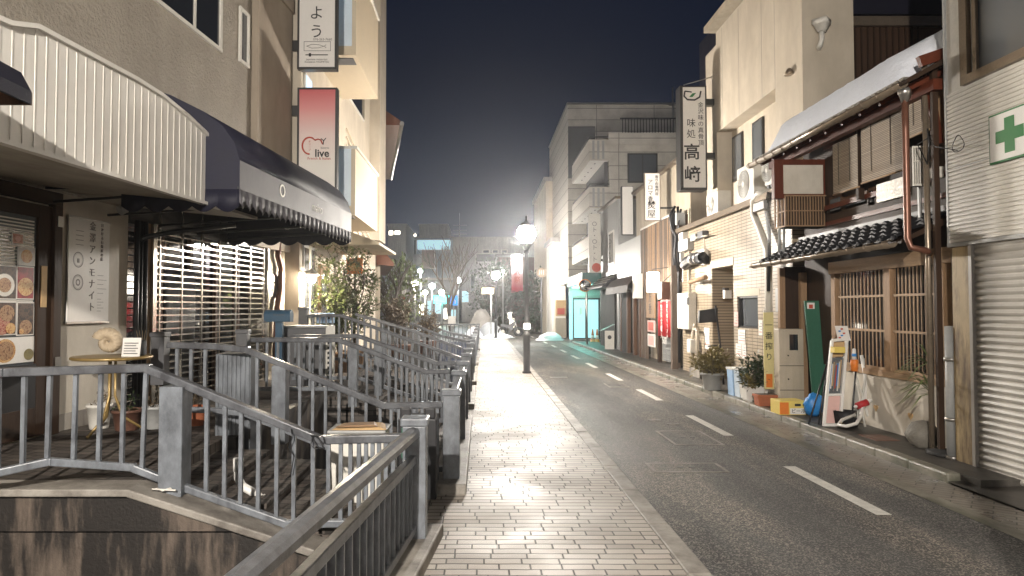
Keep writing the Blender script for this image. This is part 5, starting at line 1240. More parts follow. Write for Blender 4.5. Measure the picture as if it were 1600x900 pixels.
# papers taped on the tiles
for k,(px0,px1,py0,py1,m_,lab) in enumerate(((1153,1164,515,537,'paper','pale leaflet directly below the small tiled wall window'),(1149,1158,537,557,'paper','larger white notice low on the tiled wall by the doorway'),(1159,1165,538,560,'paper','narrow white notice right of the larger low one'),(1185,1191,500,524,'paper','white strip notice right of the small window'),(1147,1153,487,510,'paper_pink','pink strip notice between the doorway and small window'),(1100,1108,512,545,'paper','white vertical notice left of the recessed doorway'))):
    t = thing('wall_notice',lab,'notice',onX((px0+px1)/2,py1,XW-.01),group='notices on the tiled wall'); X=XW-.008
    xbox(B(),X,px0,px1,py0,py1,.004).build('sheet', M[m_], t); at=(px0+px1)/2
    ya_,yb_=Yx(px1,X),Yx(px0,X); z0_,z1_=zx(at,py1,X),zx(at,py0,X)
    for q in range(4): zz=z0_+(z1_-z0_)*(.2+.18*q); B().box(X-.0055,X-.004,ya_+.03,yb_-.03-(q%2)*.06,zz,zz+.012).build('text_line', M['ink_soft' if q else 'redlogo'], t)
# slanted black sign on stand
q0,q1 = onY(1092,485,14.6),onY(1122,505,14.6); t = thing('black_sign','black shaded sign lamp on a slanted pole by the recessed doorway','sign',(q1.x,14.6,ZF))
B().prism([(q0.x,14.6,q1.z),(q1.x,14.6,q1.z+.03),(q1.x,14.6,q0.z+.05),(q0.x+.02,14.6,q0.z)],(0,.12,0)).build('board', M['black'], t, bevel=.01)
B().tube(onY(1118,478,14.55),onY(1128,560,14.2),.022,8).tube(onY(1106,541,14.5),onY(1124,540,14.4),.015,6).build('pole', M['black'], t)
b=onY(1128,560,14.2); B().tube(b,(b.x+.03,14.2,ZF),.022,8).build('foot', M['black'], t)
# pots and bins
def rpot(px,py,Y,r,h,m,label,pm,seed,n,R0,flat=.8,sz=.06):
    c = onY(px,py,Y); t = thing('plant_pot',label,'plant pot',(c.x,Y,ZF))
    B().lathe((c.x,Y,ZF),[(r*.72,0),(r*.75,.01),(r*.95,h*.86),(r*1.08,h*.87),(r*1.08,h),(r*.92,h),(r*.9,h*.88)],20).build('pot', M[m], t); B().lathe((c.x,Y,ZF),[(r*.9,h*.86),(r*.9,h*.9)],14).build('soil', M['bark'], t)
    foliage(t,(c.x,Y,ZF+h+R0*flat*.7),R0,flat,n,pm,seed,sz)
rpot(1113,600,13.3,.21,.33,'grey_plastic','big grey plastic pot holding a yellow green shrub beside the slanted sign','leaf_yellow',21,1100,.33,.75,.10)
for px0,px1,m_,lab in ((1144,1157,'lightblue','light blue plastic bin, left of the pale one'),(1154,1171,'paleblue','pale whitish plastic bin right of the light blue one')):
    Y=12.3 if px0==1144 else 12.05; q0,q1=onY(px0,575,Y),onY(px1,613,Y); t=thing('plastic_bin',lab,'bin',((q0.x+q1.x)/2,Y,ZF))
    B().prism([(q0.x+.02,Y,ZF),(q1.x-.02,Y,ZF),(q1.x,Y,q0.z-.03),(q0.x,Y,q0.z-.03)],(0,.28,0)).build('body', M[m_], t, bevel=.008); B().box(q0.x-.012,q1.x+.012,Y-.015,Y+.3,q0.z-.04,q0.z).build('lid', M['white'], t, bevel=.01)
c=onY(1178,603,11.65); t=thing('white_planter','white rectangular planter with dark leafy shrub in front of the tiled wall','planter',(c.x,11.6,ZF))
B().prism([(c.x-.17,11.5,ZF+.03),(c.x+.15,11.5,ZF+.03),(c.x+.19,11.48,ZF+.27),(c.x-.21,11.48,ZF+.27)],(0,.3,0)).build('body', M['white'], t, bevel=.01)
B().box(c.x-.14,c.x-.09,11.5,11.78,ZF,ZF+.03).box(c.x+.07,c.x+.12,11.5,11.78,ZF,ZF+.03).build('foot', M['white'], t); B().box(c.x-.18,c.x+.16,11.52,11.76,ZF+.25,ZF+.262).build('soil', M['bark'], t)
foliage(t,(c.x+.05,11.66,ZF+.5),.27,.95,900,'leaf_dark',22,.09); foliage(t,(c.x-.14,11.5,ZF+.36),.14,.7,160,'leaf_yellow',23,.07,'variegated_foliage')
c=onY(1197,622,11.1); t=thing('terracotta_trough','small terracotta trough in front of the yellow banner','planter',(c.x,11.1,ZF))
B().prism([(c.x-.15,11.0,ZF),(c.x+.13,11.0,ZF),(c.x+.17,10.98,ZF+.17),(c.x-.18,10.98,ZF+.17)],(0,.2,0)).build('body', M['terracotta'], t, bevel=.008)
B().box(c.x-.19,c.x+.18,10.97,11.2,ZF+.15,ZF+.185).build('rim', M['terracotta'], t); B().box(c.x-.15,c.x+.14,11.0,11.18,ZF+.185,ZF+.19).build('soil', M['bark'], t)
# concrete block, gas meter pipes, electric boxes, conduits
q0,q1=onY(1068,576,15.6),onY(1101,592,15.6); t=B().box(4.95,5.25,15.4,16.2,ZF-.02,ZF+.2).build('concrete_block',M['concrete'],loc=(5.1,15.8,ZF),bevel=.015); tag(t,'low concrete block on the footway below the gas meter','block')
t=thing('meter_box','tall cream electric meter box on the tiled wall near the wooden post','meter box',onX(1079,515,XW-.05))
xbox(B(),XW-.01,1070,1088,458,514,.2).build('box',M['offwhite'],t,bevel=.01); c=onX(1073,470,XW-.215); B().box(c.x-.006,c.x,c.y-.09,c.y-.02,c.z-.1,c.z+.08).build('slot',M['ink'],t); B().box(c.x-.006,c.x,c.y-.2,c.y-.13,c.z-.1,c.z+.08).build('slot',M['ink'],t)
t=thing('gas_meter','cream gas meter with bent pipes above the concrete block','gas meter',onX(1080,575,5.1))
y=16.1; B().path([(5.15,y+.3,1.25),(5.15,y+.3,1.15),(5.12,y+.28,1.12),(5.1,y+.0,1.12),(5.08,y-.1,1.1),(5.08,y-.12,.9),(5.08,y-.12,.22)],.04,8).path([(5.1,y+.25,1.1),(5.08,y+.25,.9),(5.08,y+.25,.22)],.035,8).build('pipe',M['beige_box'],t); B().box(4.98,5.2,y+.12,y+.4,.55,.88).build('meter',M['offwhite'],t,bevel=.03)
t=thing('conduit_cluster','grey junction boxes and fittings high on the left end of the tiled wall','junction box',onX(1080,390,5.2))
for px0,px1,py0,py1,th,m_ in ((1070,1076,363,378,.14,'offwhite'),(1070,1085,374,392,.16,'grey_plastic'),(1097,1108,391,402,.1,'offwhite'),(1100,1107,402,414,.08,'steel'),(1087,1095,366,376,.12,'grey_plastic'),(1100,1108,361,372,.15,'darkgrey')): xbox(B(),XW-.002,px0,px1,py0,py1,th).build('box',M[m_],t,bevel=.01)
B().path([onX(1098,362,5.2),onX(1101,380,5.2),onX(1101,395,5.2)],.02,6).path([onX(1085,372,5.15),onX(1095,370,5.12),onX(1106,368,5.1)],.02,6).path([onX(1077,392,5.2),onX(1076,430,5.2),onX(1078,458,5.2)],.035,6).build('conduit',M['beige_box'],t)
t=thing('black_duct','bulging black duct bundle with silver bands on the tiled wall','duct',onX(1085,408,5.1))
B().path([onX(1070,414,5.12),onX(1073,410,5.1),onX(1080,405,5.08),onX(1098,402,5.1),onX(1103,404,5.2)],.13,12).build('duct',M['black'],t); B().tube(onX(1082,404,5.08),onX(1086,404,5.08),.145,14).tube(onX(1090,403,5.08),onX(1092,403,5.09),.14,14).build('band',M['steel'],t)
t=thing('tan_tube','short tan tube sticking out across the tiled wall below the black duct','tube',onX(1090,437,5.1)); B().tube(onX(1078,441,5.12),onX(1103,433,5.0),.05,10).build('tube',M['tanwood'],t)
# AC units on the ledge
def acu(Y0,Y1,z0,h,label):
    t=thing('air_conditioner',label,'air conditioner',(XW+.2,(Y0+Y1)/2,z0),group='air conditioners on the ledge'); x=XW+.0
    B().box(x,x+.3,Y0,Y1,z0,z0+h).build('body',M['offwhite'],t,bevel=.015); c=(x-.004,(Y0+Y1)/2+.08,z0+h*.5); rr=h*.4
    B().tube((x-.006,c[1],c[2]),(x+.002,c[1],c[2]),rr,20).build('fan_guard',M['grey_plastic'],t)
    b=B()
    for k in range(5): rk_=rr*(.25+.18*k); b.path([(x-.014,c[1]+rk_*math.cos(a),c[2]+rk_*math.sin(a)) for a in [R(q) for q in range(0,361,24)]],.006,4)
    b.build('fan_rings',M['offwhite'],t); B().tube((x-.02,c[1],c[2]),(x-.006,c[1],c[2]),rr*.18,10).build('hub',M['paper'],t); B().box(x,x+.3,Y0+.1,Y0+.16,z0-.06,z0).box(x,x+.3,Y1-.16,Y1-.1,z0-.06,z0).build('foot',M['darkgrey'],t)
acu(13.0,13.85,zt+.12,.72,'air conditioner with a visible round fan, nearer the snowy roof'); acu(15.0,15.75,zt+.10,.52,'lower weathered air conditioner at the left, under the tall sign')
acu(12.1,12.5,zt+.25,.55,'air conditioner partly hidden behind the end of the snowy eave')
t=thing('cream_pipe','thick cream downpipe curving over the ledge and down the tiled wall','pipe',(5.1,12.2,2))
B().path([onX(1200,300,5.15),onX(1185,303,5.12),onX(1177,315,5.1),onX(1178,335,5.08),onX(1190,365,5.08),onX(1199,390,5.08),onX(1201,420,5.08),onX(1201,520,5.08)],.062,12).build('pipe',M['offwhite'],t)
t=thing('grey_junction_box','grey box with hanging wires under the eave end beside the cream pipe','junction box',onX(1195,320,5.0)); xbox(B(),5.0,1187,1204,315,328,.1).build('box',M['grey_plastic'],t,bevel=.01)
b=B()
for k in range(5): b.path([onX(1199+k*1.5,300,4.95),onX(1195+k*2,330+4*k,4.98),onX(1200+k,370,5.0),onX(1199+k,455,5.0)],.008,4)
b.build('wires',M['black'],t); B().box(4.98,5.1,11.35,11.5,1.55,1.95).build('grey_sleeve',M['grey_plastic'],t,bevel=.01)
# ---- tall brush-lettered sign
t=thing('tall_sign','tall white sign with large black brush kanji and a green leaf bowl mark','sign',onY(1083,297,16))
a,c=onY(1062,134,16),onY(1105,297,16)
B().box(a.x,c.x,16,16.35,c.z,a.z).build('housing',M['darkmetal'],t,bevel=.008); B().box(c.x,XE+.1,16.15,16.3,5.2,5.35).build('bracket',M['darkmetal'],t); B().box(c.x,XE+.1,16.15,16.3,6.5,6.65).build('bracket',M['darkmetal'],t)
B().box(a.x+.07,c.x-.035,15.985,16,c.z+.06,a.z-.04).build('panel',M['paper'],t); B().box(a.x,a.x+.05,15.98,16,c.z,a.z).box(c.x-.03,c.x,15.98,16,c.z,a.z).box(a.x,c.x,15.98,16,c.z,c.z+.05).build('frame',M['darkmetal'],t)
ft=lambda body,size,px,py,m,**k: text('lettering',body,size,onY(px,py,15.98),(1,0,0),(0,0,1),M[m],t,**k)
ft('高',.40,1081,239,'ink',off=.006); ft('﨑',.40,1082,274,'ink',off=.006); ft('味',.22,1080,193,'ink'); ft('処',.22,1080,210,'ink'); ft('金\n沢\n味\nの\n真\n骨\n頂',.14,1095,194,'ink',ls=1.08)
m0=onY(1082,149,15.98); B().path([(m0.x-.18,15.98,m0.z+.1),(m0.x-.2,15.98,m0.z-.02),(m0.x-.12,15.98,m0.z-.1),(m0.x+.05,15.98,m0.z-.11),(m0.x+.17,15.98,m0.z-.04),(m0.x+.2,15.98,m0.z+.1)],.02,6).path([(m0.x-.18,15.98,m0.z+.1),(m0.x-.02,15.98,m0.z+.08)],.015,6).build('bowl_mark',M['ink'],t)
B().prism([(m0.x-.08,15.978,m0.z-.04),(m0.x,15.978,m0.z-.04),(m0.x+.09,15.978,m0.z+.06),(m0.x+.0,15.978,m0.z+.05)],(0,.005,0)).build('leaf_mark',M['green_sign'],t)
B().path([onY(1068,133,16.1),onY(1100,124,16.1),onY(1122,117,16.4)],.012,5).path([onY(1122,117,16.4),onY(1112,98,16.6)],.008,4).build('stay_wire',M['steel'],t)
# ---- slatted shop
XF=5.25
Fb=thing('slatted_shop','narrow weathered shop faced with vertical wooden slats and a red curtain','shop',(XF,20,0))
y0,y1=18.15,22.2; B().box(XF+.03,9,y0,y1,2.35,4.15).box(XF+.5,9,y0,y1,0,2.35).build('wall',M['darkwood'],Fb)
b=B(); y=y0; rd=random.Random(2)
gs=[B(),B()]
while y<y1: gs[rd.random()<.35].box(XF-.02-rd.uniform(0,.02),XF+.03,y,y+.055,2.30+rd.uniform(0,.05),4.17); y+=.082
gs[0].build('slats',M['greywood'],Fb); gs[1].build('pale_slats',M['tanwood'],Fb)
B().box(XF-.03,XF+.2,y0,y1,4.17,4.23).build('cap',M['offwhite'],Fb)
for y,w_,m_ in ((18.2,.2,'greywood'),(20.05,.12,'darkwood'),(21.6,.16,'greywood'),(22.1,.1,'greywood')): B().box(XF-.03,XF+.08,y,y+w_,ZF-.08,2.32).build('post',M[m_],Fb)
o=B().box(XF+.1,XF+.12,18.4,20.0,.1,2.3).build('door',M['darkmetal'],Fb); b=B()
for k in range(14): b.box(XF+.07,XF+.1,18.42,20.02,.15+k*.15,.165+k*.15)
for k in range(11): b.box(XF+.07,XF+.1,18.45+k*.15,18.465+k*.15,.1,2.3)
b.build('door_grid',M['grey_plastic'],o)
q=lambda px: Yx(px,XF)
t=thing('red_curtain','red shop curtain with white writing and a painted 500 below','curtain',(XF,19,.7)); b=B()
ya_,yb_=18.5,19.98; n=40; pts=[(XF-.03+.02*math.sin(k*.9),ya_+(yb_-ya_)*k/n,.82) for k in range(n+1)]
b.sheet(pts,(0,0,1.0)); b.build('cloth',M['red'],t,solid=.004,smooth=True)
for yy,s_,body in ((19.55,.2,'お\n惣\n菜\n金\n曜\n入'),(18.95,.14,'お\n持\nち\n帰\nり\n下\nさ\nい')): text('lettering',body,s_,(XF-.065,yy,1.33),RR,(0,0,1),M['paper'],t,ls=1.0)
text('lettering','500',.3,(XF-.05,19.3,.70),RR,(0,0,1),M['paper'],t)
t=thing('wood_signboard','tan wooden board with black brush characters beside the red curtain','sign',(XF,20.2,1.5)); 
B().box(XF-.06,XF-.02,20.35,21.35,1.33,2.2).build('board',M['tanwood'],t); text('lettering','方\n香',.36,(XF-.065,20.85,1.77),RR,(0,0,1),M['ink'],t)
for z0_,z1_,lab in ((.9,1.25,'upper pink menu sheet under the wooden board'),(.45,.84,'lower pale menu sheet under the wooden board')):
    t=thing('menu_sheet',lab,'menu',(XF,20.2,z0_),group='menu sheets'); B().box(XF-.05,XF-.02,20.4,21.25,z0_,z1_).build('sheet',M['paper_pink' if z0_>.8 else 'paper'],t); B().box(XF-.053,XF-.05,20.5,21.15,z0_+.05,z1_-.05).build('print',M['redlogo' if z0_>.8 else 'paper_pink'],t)
c=onX(1020,441,4.78); t=thing('lit_lantern','glowing white square shop lantern hanging in front of the wooden slats','lantern',c)
M['lantern']=emit('lantern',(1,.90,.75),28)
B().box(c.x-.13,c.x+.13,c.y-.2,c.y+.2,c.z-.27,c.z+.27).build('shade',M['lantern'],t,bevel=.03); B().tube((c.x,c.y,c.z+.27),(c.x,c.y,c.z+.36),.01,6).tube((c.x,c.y,c.z+.36),(XF,c.y,c.z+.42),.012,6).box(c.x-.14,c.x+.14,c.y-.21,c.y+.21,c.z+.27,c.z+.29).build('hanger',M['darkmetal'],t)
t=thing('brown_box','rust brown metal box on the slatted wall right of the lit lantern','box',onX(1044,455,5.1)); B().box(XF-.38,XF-.02,18.3,18.75,zx(1044,468,5.0),zx(1044,440,5.0)).build('box',M['copper'],t,bevel=.01)
# utility pole of wood at the shop corner with meters
t=thing('wooden_post','tall weathered grey post with cables at the corner of the tiled wall','post',(5.0,17.95,ZF)); B().box(5.0,5.16,17.8,17.95,-.1,2.75).build('post',M['greywood'],t)
B().tube((5.1,17.9,.2),(5.1,17.9,4.2),.05,8).tube((5.18,17.8,.2),(5.18,17.8,4.3),.035,8).build('pipe',M['black'],t)
B().path([(5.1,17.8,4.3),(4.95,17.7,4.05),(4.98,17.7,3.7),(5.1,17.7,3.5),(5.05,17.7,3.0),(5.15,17.7,2.6)],.04,6).path([(5.2,17.6,4.2),(5.1,17.5,3.8),(5.2,17.6,3.1)],.03,6).path([(4.95,17.7,2.5),(4.85,18.2,2.3),(4.8,18.6,2.35)],.012,5).build('cables',M['black'],t)
for px0,px1,py0,py1 in ((1052,1066,333,352),(1058,1068,395,410)): B().box(onY(px0,0,17.6).x,onY(px1,0,17.6).x,17.5,17.62,onY(px0,py1,17.6).z,onY(px0,py0,17.6).z).build('box',M['grey_plastic'],t,bevel=.01)
# beige house behind slats
G=thing('beige_house','plain tan house wall rising behind the wooden slats','house',(5.5,21,0)); B().box(5.55,10,17.9,24.2,0,5.72).build('wall',M['cream2'],G); B().box(5.40,10.2,17.8,24.3,5.72,5.80).build('roof',M['gutter'],G)
t=thing('narrow_sign','narrow white sign with brown brush lettering above the slatted wall','sign',onY(1020,345,19.5)); a,c=onY(1007,270,19.5),onY(1032,345,19.5)
B().box(a.x,c.x,19.5,19.6,c.z,a.z).build('housing',M['gutter'],t); B().box(a.x+.02,c.x-.02,19.49,19.5,c.z+.02,a.z-.02).build('panel',M['paper'],t); B().box(c.x,5.55,19.53,19.58,4.5,4.55).build('bracket',M['darkmetal'],t)
ft=lambda body,size,px,py,m,**k: text('lettering',body,size,onY(px,py,19.48),(1,0,0),(0,0,1),M[m],t,**k)
ft('ア\nロ\nマ\n香\n房',.16,1016,302,'ink',ls=1.0); ft('焚\n屋',.26,1018,328,'ink'); ft('香\nり\nの\n専\n門\n店',.10,1026,290,'ink',ls=1.0)
# grey panel shop, awning
K=thing('grey_panel_shop','small shop with a blank grey metal fascia and brown awning','shop',(XF,24,0)); B().box(XF+.0,9,22.25,26.2,2.7,4.05).build('fascia',M['grey_plastic'],K); B().box(XF+.3,9,22.25,26.2,0,2.7).build('wall',M['darkwood'],K)
B().box(XF-.02,XF+.3,24.5,25.3,0,2.2).build('dark_doorway',M['black_matte'],K)
B().sheet([(XF+.0,22.3,2.75),(XF-.25,22.3,2.65),(XF-.42,22.3,2.4),(XF-.45,22.3,2.15)],(0,3.9,0)).build('awning',M['darkwood'],K,solid=.02)
for y in (22.4,23.3,24.3,25.4): B().box(XF-.02,XF+.1,y,y+.2,0,2.3).build('post',M['brownwood'],K)
for y,z in ((22.9,1.6),(23.0,1.3)): B().box(XF+.25,XF+.3,y,y+.4,z,z+.22).build('notice',M['grey_plastic'],K)
B().box(XF+.2,XF+.3,22.6,24.2,0,1.2).build('panel',M['brownwood'],K)
t=thing('wall_cabinet','small beige utility box under the eave of the brown awning','box',(XF-.1,21.9,2.1)); B().box(XF-.3,XF-.03,21.9,22.2,1.95,2.75).build('box',M['offwhite'],t,bevel=.01)
J=thing('grey_house','narrow blue grey house front beyond the blank fascia','house',(5.3,28,0)); B().box(5.35,10,26.4,30.2,0,5.9).build('wall',M['grey_plastic'],J); B().box(5.2,10,26.3,30.3,5.9,6.0).build('roof',M['gutter'],J)
o=B().box(5.32,5.35,27.2,28.3,3.4,4.8).build('window',M['offwhite'],J); B().box(5.31,5.32,27.3,28.2,3.5,4.7).build('pane',M['glass_dark'],o)
B().prism([(4.7,26.4,2.45),(4.7,26.4,2.5),(5.35,26.4,3.0),(5.35,26.4,2.45)],(0,3.8,0)).build('tiled_eave',M['rooftile'],J)
B().box(5.28,5.36,26.9,30.1,0,2.45).build('dark_entrance',M['black_matte'],J)
b=B()
for k in range(17):
    for r_ in range(4): b.tube((4.72+.15*r_,26.5+k*.22,2.5+.115*r_),(4.76+.15*r_,26.5+k*.22,2.53+.115*r_),.06,6)
b.build('tile_ends',M['steel'],J)
t=thing('blank_sign','blank white upright sign box between the grey houses','sign',onY(980,368,25.2)); a,c=onY(971,291,25.2),onY(990,367,25.2); B().box(a.x,c.x,25.2,25.4,c.z,a.z).build('housing',M['darkmetal'],t); B().box(a.x+.03,c.x-.02,25.18,25.2,c.z+.02,a.z-.02).build('panel',M['paper'],t)
t=thing('leaning_stand','small pale stand sign with a round hole outside the grey house','sign',(5.0,26.6,ZF)); B().box(4.85,5.2,26.6,26.7,ZF,.75).build('box',M['offwhite'],t); B().tube((5.02,26.59,.5),(5.02,26.6,.5),.08,12).build('hole',M['ink'],t); B().bar((4.65,26.6,.75),(5.2,26.6,1.0),.3,.02).build('lid',M['grey_plastic'],t)
# ---- apartment block
Hb=thing('apartment_block','four storey grey apartment block with stepped balconies over the green lit shop','building',(6,34,0))
panel=brick_mat('facade_panel',(.56,.53,.47),(.60,.56,.50),(.26,.24,.21),3.1,.62,.02,'XZ0',.6,0,off=0); YH=30.4
B().box(5.77,12,YH,37,3.2,9.55).build('wall',panel,Hb); B().box(4.65,14,36.2,46,3.0,12.6).build('tower',panel,Hb); B().box(4.6,14,36.1,46,12.6,12.7).build('coping',M['steel'],Hb)
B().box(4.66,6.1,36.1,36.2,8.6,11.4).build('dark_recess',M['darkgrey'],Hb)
b=B(); x=5.82
while x<11: b.box(x,x+.03,YH-.03,YH,3.3,9.0); x+=.10
b.build('ribbing',panel,Hb); B().box(5.74,12,YH-.06,YH,9.0,9.55).build('parapet',panel,Hb)
q0,q1=onY(980,240,YH),onY(1027,286,YH); o=B().box(q0.x,q1.x,YH-.07,YH-.03,q1.z,q0.z).build('window',M['darkmetal'],Hb); B().box(q0.x+.08,(q0.x+q1.x)/2-.03,YH-.08,YH-.07,q1.z+.06,q0.z-.08).box((q0.x+q1.x)/2+.03,q1.x-.08,YH-.08,YH-.07,q1.z+.06,q0.z-.08).build('pane',M['glass_mid'],o)
b=B(); x=6.6; zr=9.6
while x<12: b.box(x,x+.03,31.5,31.53,zr,zr+.9); x+=.14
b.box(6.5,12,31.5,31.55,zr+.9,zr+.96); b.build('roof_railing',M['darkmetal'],Hb)
b=B(); 
for x in (9.4,9.9): b.tube((x,33,9.5),(x,33,12.5),.04,6)
for z in (10.2,10.9,11.6): b.tube((9.2,33,z),(11.8,33,z),.03,6)
b.build('roof_frame',M['steel'],Hb)
for zt_,zb_ in ((9.25,8.45),(7.1,6.3),(4.9,4.1)):
    o=B().box(4.9,5.77,YH,36.2,zb_-.15,zb_).build('balcony',M['white'],Hb); B().box(4.9,5.77,YH-.04,YH,zb_-.15,zt_).box(4.86,4.9,YH-.04,36.2,zb_-.15,zt_).build('balcony_wall',panel,o); B().tube((4.9,YH,zt_+.12),(4.9,36,zt_+.12),.025,6).tube((4.9,YH,zt_+.12),(5.77,YH,zt_+.12),.025,6).build('handrail',M['darkmetal'],o)
    for k in range(3): B().box(5.0+.22*k,5.1+.22*k,YH-.05,YH-.04,zb_-.1,zt_-.06).build('panel_seam',M['grey_plastic'],o)
    for k in range(5): B().box(5.2,5.26,31+k,31.15+k,zb_-.16,zb_-.15).build('soffit_mark',M['ink'],o)
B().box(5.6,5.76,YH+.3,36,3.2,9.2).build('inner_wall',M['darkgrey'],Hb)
t=thing('blossom_sign','tall pale sign with dotted lettering and a red fruit above the green shop','sign',onY(930,425,29.8)); a,c=onY(920,334,29.8),onY(939,426,29.8)
B().box(a.x,c.x,29.8,30.0,c.z,a.z).build('panel',M['offwhite'],t); text('lettering','○\nト\n・\n○\nト\n・\nト',.26,onY(929,378,29.78),(1,0,0),(0,0,1),M['ink_soft'],t,ls=1.0); cc=onY(932,418,29.78); B().tube((cc.x,29.77,cc.z),(cc.x,29.8,cc.z),.2,16).build('fruit',M['redlogo'],t); B().box(c.x,5.77,29.85,29.95,c.z+.5,c.z+.6).build('bracket',M['darkmetal'],t)
# green-lit shop under it
M['mirror']=mat('mirror',(.7,.72,.72),.08,1,.03); M['teal']=mat('teal',(.02,.10,.09),.4,0,.1); M['cyan_glass']=emit('cyan_glass',(.42,.74,.80),.6); M['green_light']=emit('green_light',(.22,1.0,.80),11)
Z=thing('green_lit_shop','glass fronted shop glowing cyan green under a dark teal canopy','shop',(5,34,0))
B().box(4.55,8,30.6,36,2.75,3.25).build('canopy',M['teal'],Z); B().box(4.66,6.6,36.0,36.1,2.3,2.75).build('wall',M['white'],Z)
B().box(4.75,6.6,36.1,36.2,-.05,2.75).build('back_wall',M['white'],Z)
o=B().box(4.86,6.3,36.0,36.1,0,2.2).build('door',M['darkmetal'],Z); B().box(4.92,5.50,35.98,36.0,.08,2.1).box(5.62,6.2,35.98,36.0,.08,2.1).build('pane',M['cyan_glass'],o)
B().box(4.66,4.84,35.96,36.02,0,2.5).build('lit_panel',M['cyan_glass'],Z); B().box(5.2,5.35,35.96,35.98,1.3,1.7).build('notice',M['paper'],o)
B().box(4.75,5.3,31.5,35.5,2.70,2.745).build('ceiling_light',M['green_light'],Z)
B().box(5.70,5.74,30.35,30.4,3.3,4.6).build('green_tube_sign',emit('green_sign_light',(.02,.9,.6),2.5),Z)
c=onY(914,446,30.3); t=thing('traffic_mirror','round convex traffic mirror in front of the teal canopy','mirror',c); B().tube(c+Vector((0,.04,0)),c,.28,22,.29).build('rim',M['orange'],t); B().lathe(c+Vector((0,-.02,0)),[(.26,-.001),(.26,.001)],20).build('hood',M['steel'],t)
b=B(); b.ball(c+Vector((0,.0,0)),.25,18,10); 
for v in b.bm.verts: v.co.y = c.y-.01+(v.co.y-c.y)*.25
b.build('glass',M['mirror'],t); B().tube((c.x+.1,30.4,0),(c.x+.1,30.4,c.z),.04,8).build('pole',M['steel'],t)
for px,lab in ((926,'traffic cone nearer the glass door'),(933,'traffic cone farther from the glass door')):
    c=onY(px,528,33.0); t=thing('traffic_cone','red and white '+lab,'traffic cone',(c.x,33,-.05),group='traffic cones'); B().lathe((c.x,33,-.05),[(.17,0),(.17,.03),(.12,.04),(.09,.2)],12).lathe((c.x,33,.33),[(.065,0),(.03,.3)],12).build('cone',M['orange'],t); B().lathe((c.x,33,.15),[(.09,0),(.065,.18)],12).build('band',M['paper'],t)
# ================================================================ STREET LAMPS
def lamp(x,y,label,z0=0,zl=3.5,gr=.23,gm='globe'):
    t=thing('street_lamp',label,'street lamp',(x,y,z0),group='globe street lamps along the walk')
    B().lathe((x,y,z0),[(.11,0),(.11,.04),(.085,.06),(.085,.9),(.095,.92),(.095,.96),(.075,.98),(.07,1.05)],14).build('base',M['darkgrey'],t)
    B().lathe((x,y,z0+1.05),[(.055,0),(.045,zl-1.55),(.07,zl-1.54),(.07,zl-1.50),(.05,zl-1.45)],12).build('pole',M['darkgrey'],t)
    g=z0+zl; 
    B().lathe((x,y,g-.42),[(.05,0),(.10,.08),(.15,.16),(.14,.19)],14).build('holder',M['darkgrey'],t)
    B().ball((x,y,g),gr,14,10).build('globe',M[gm],t)
    B().lathe((x,y,g+.17),[(.17,0),(.19,.02),(.12,.10),(.04,.14),(.02,.22),(.035,.25),(.01,.30)],14).build('cap',M['darkgrey'],t)
    return t
M['clear_bulb']=emit('clear_bulb',WARM,38000)
L1=onZ(823,583,0); lamp(L1.x,L1.y,'nearest globe street lamp, glaring beside the road with a pink banner')
t=thing('lamp_banner','pink and white cloth banner hanging left of the nearest street lamp','banner',(L1.x-.3,L1.y,2.2)); q0,q1=onY(799,397,L1.y),onY(817,455,L1.y)
b=B(); n=12; b.sheet([(q0.x+(q1.x-q0.x)*k/n, L1.y+.02*math.sin(k*.8), q1.z-.03*(1-k/n)) for k in range(n+1)],(0,0,q0.z-q1.z))
mm,tt,bb=nmat('pink_gradient'); v=pos_node(tt); s_=tt.nodes.new('ShaderNodeSeparateXYZ'); tt.links.new(v,s_.inputs[0]); mr=tt.nodes.new('ShaderNodeMapRange'); tt.links.new(s_.outputs['Z'],mr.inputs[0]); mr.inputs[1].default_value=2.0; mr.inputs[2].default_value=3.0
tt.links.new(ramp(tt,mr.outputs[0],[(.1,(.60,.16,.20)),(.35,(.68,.40,.42)),(.6,(.62,.58,.66)),(1,(.6,.6,.68))]),bb.inputs['Base Color']); b.build('cloth',mm,t,solid=.004,smooth=True)
B().tube((q0.x-.01,L1.y,q0.z),(L1.x,L1.y,q0.z),.01,6).tube((q0.x-.01,L1.y,q1.z),(L1.x,L1.y,q1.z),.01,6).build('arm',M['darkgrey'],t)
text('lettering','金\n沢\n祭',.17,((q0.x+q1.x)/2,L1.y-.03,(q0.z+q1.z)/2),(1,0,0),(0,0,1),M['redlogo'],t,ls=1.1)
M['marker']=emit('marker',(1,.9,.75),14)
t=thing('marker_light','small lit marker lamp strapped to the nearest street lamp pole','lamp',(L1.x,L1.y-.1,1.15)); B().box(L1.x-.07,L1.x+.07,L1.y-.16,L1.y-.08,1.10,1.24).build('lens',M['marker'],t,bevel=.02); B().box(L1.x-.09,L1.x+.09,L1.y-.08,L1.y-.03,1.08,1.26).build('back',M['darkgrey'],t)
L2=onZ(775,528,0); lamp(L2.x,L2.y,'second globe street lamp, farther along by the snow heap')
lamp(-1.25,-3.6,'globe street lamp standing behind the camera on the canal side',zl=4.2,gr=.05,gm='clear_bulb')
lamp(-1.1,-24,'unseen globe lamp added for fill far behind the camera',zl=3.6)  # out of view, added as fill light in the style of the row
t=thing('kerb_pole','thin bare steel pole on the kerb beside the camera','pole',(1.28,.66,0)); B().tube((1.28,.66,0),(1.28,.66,4.6),.065,14).build('pole',M['steel'],t)
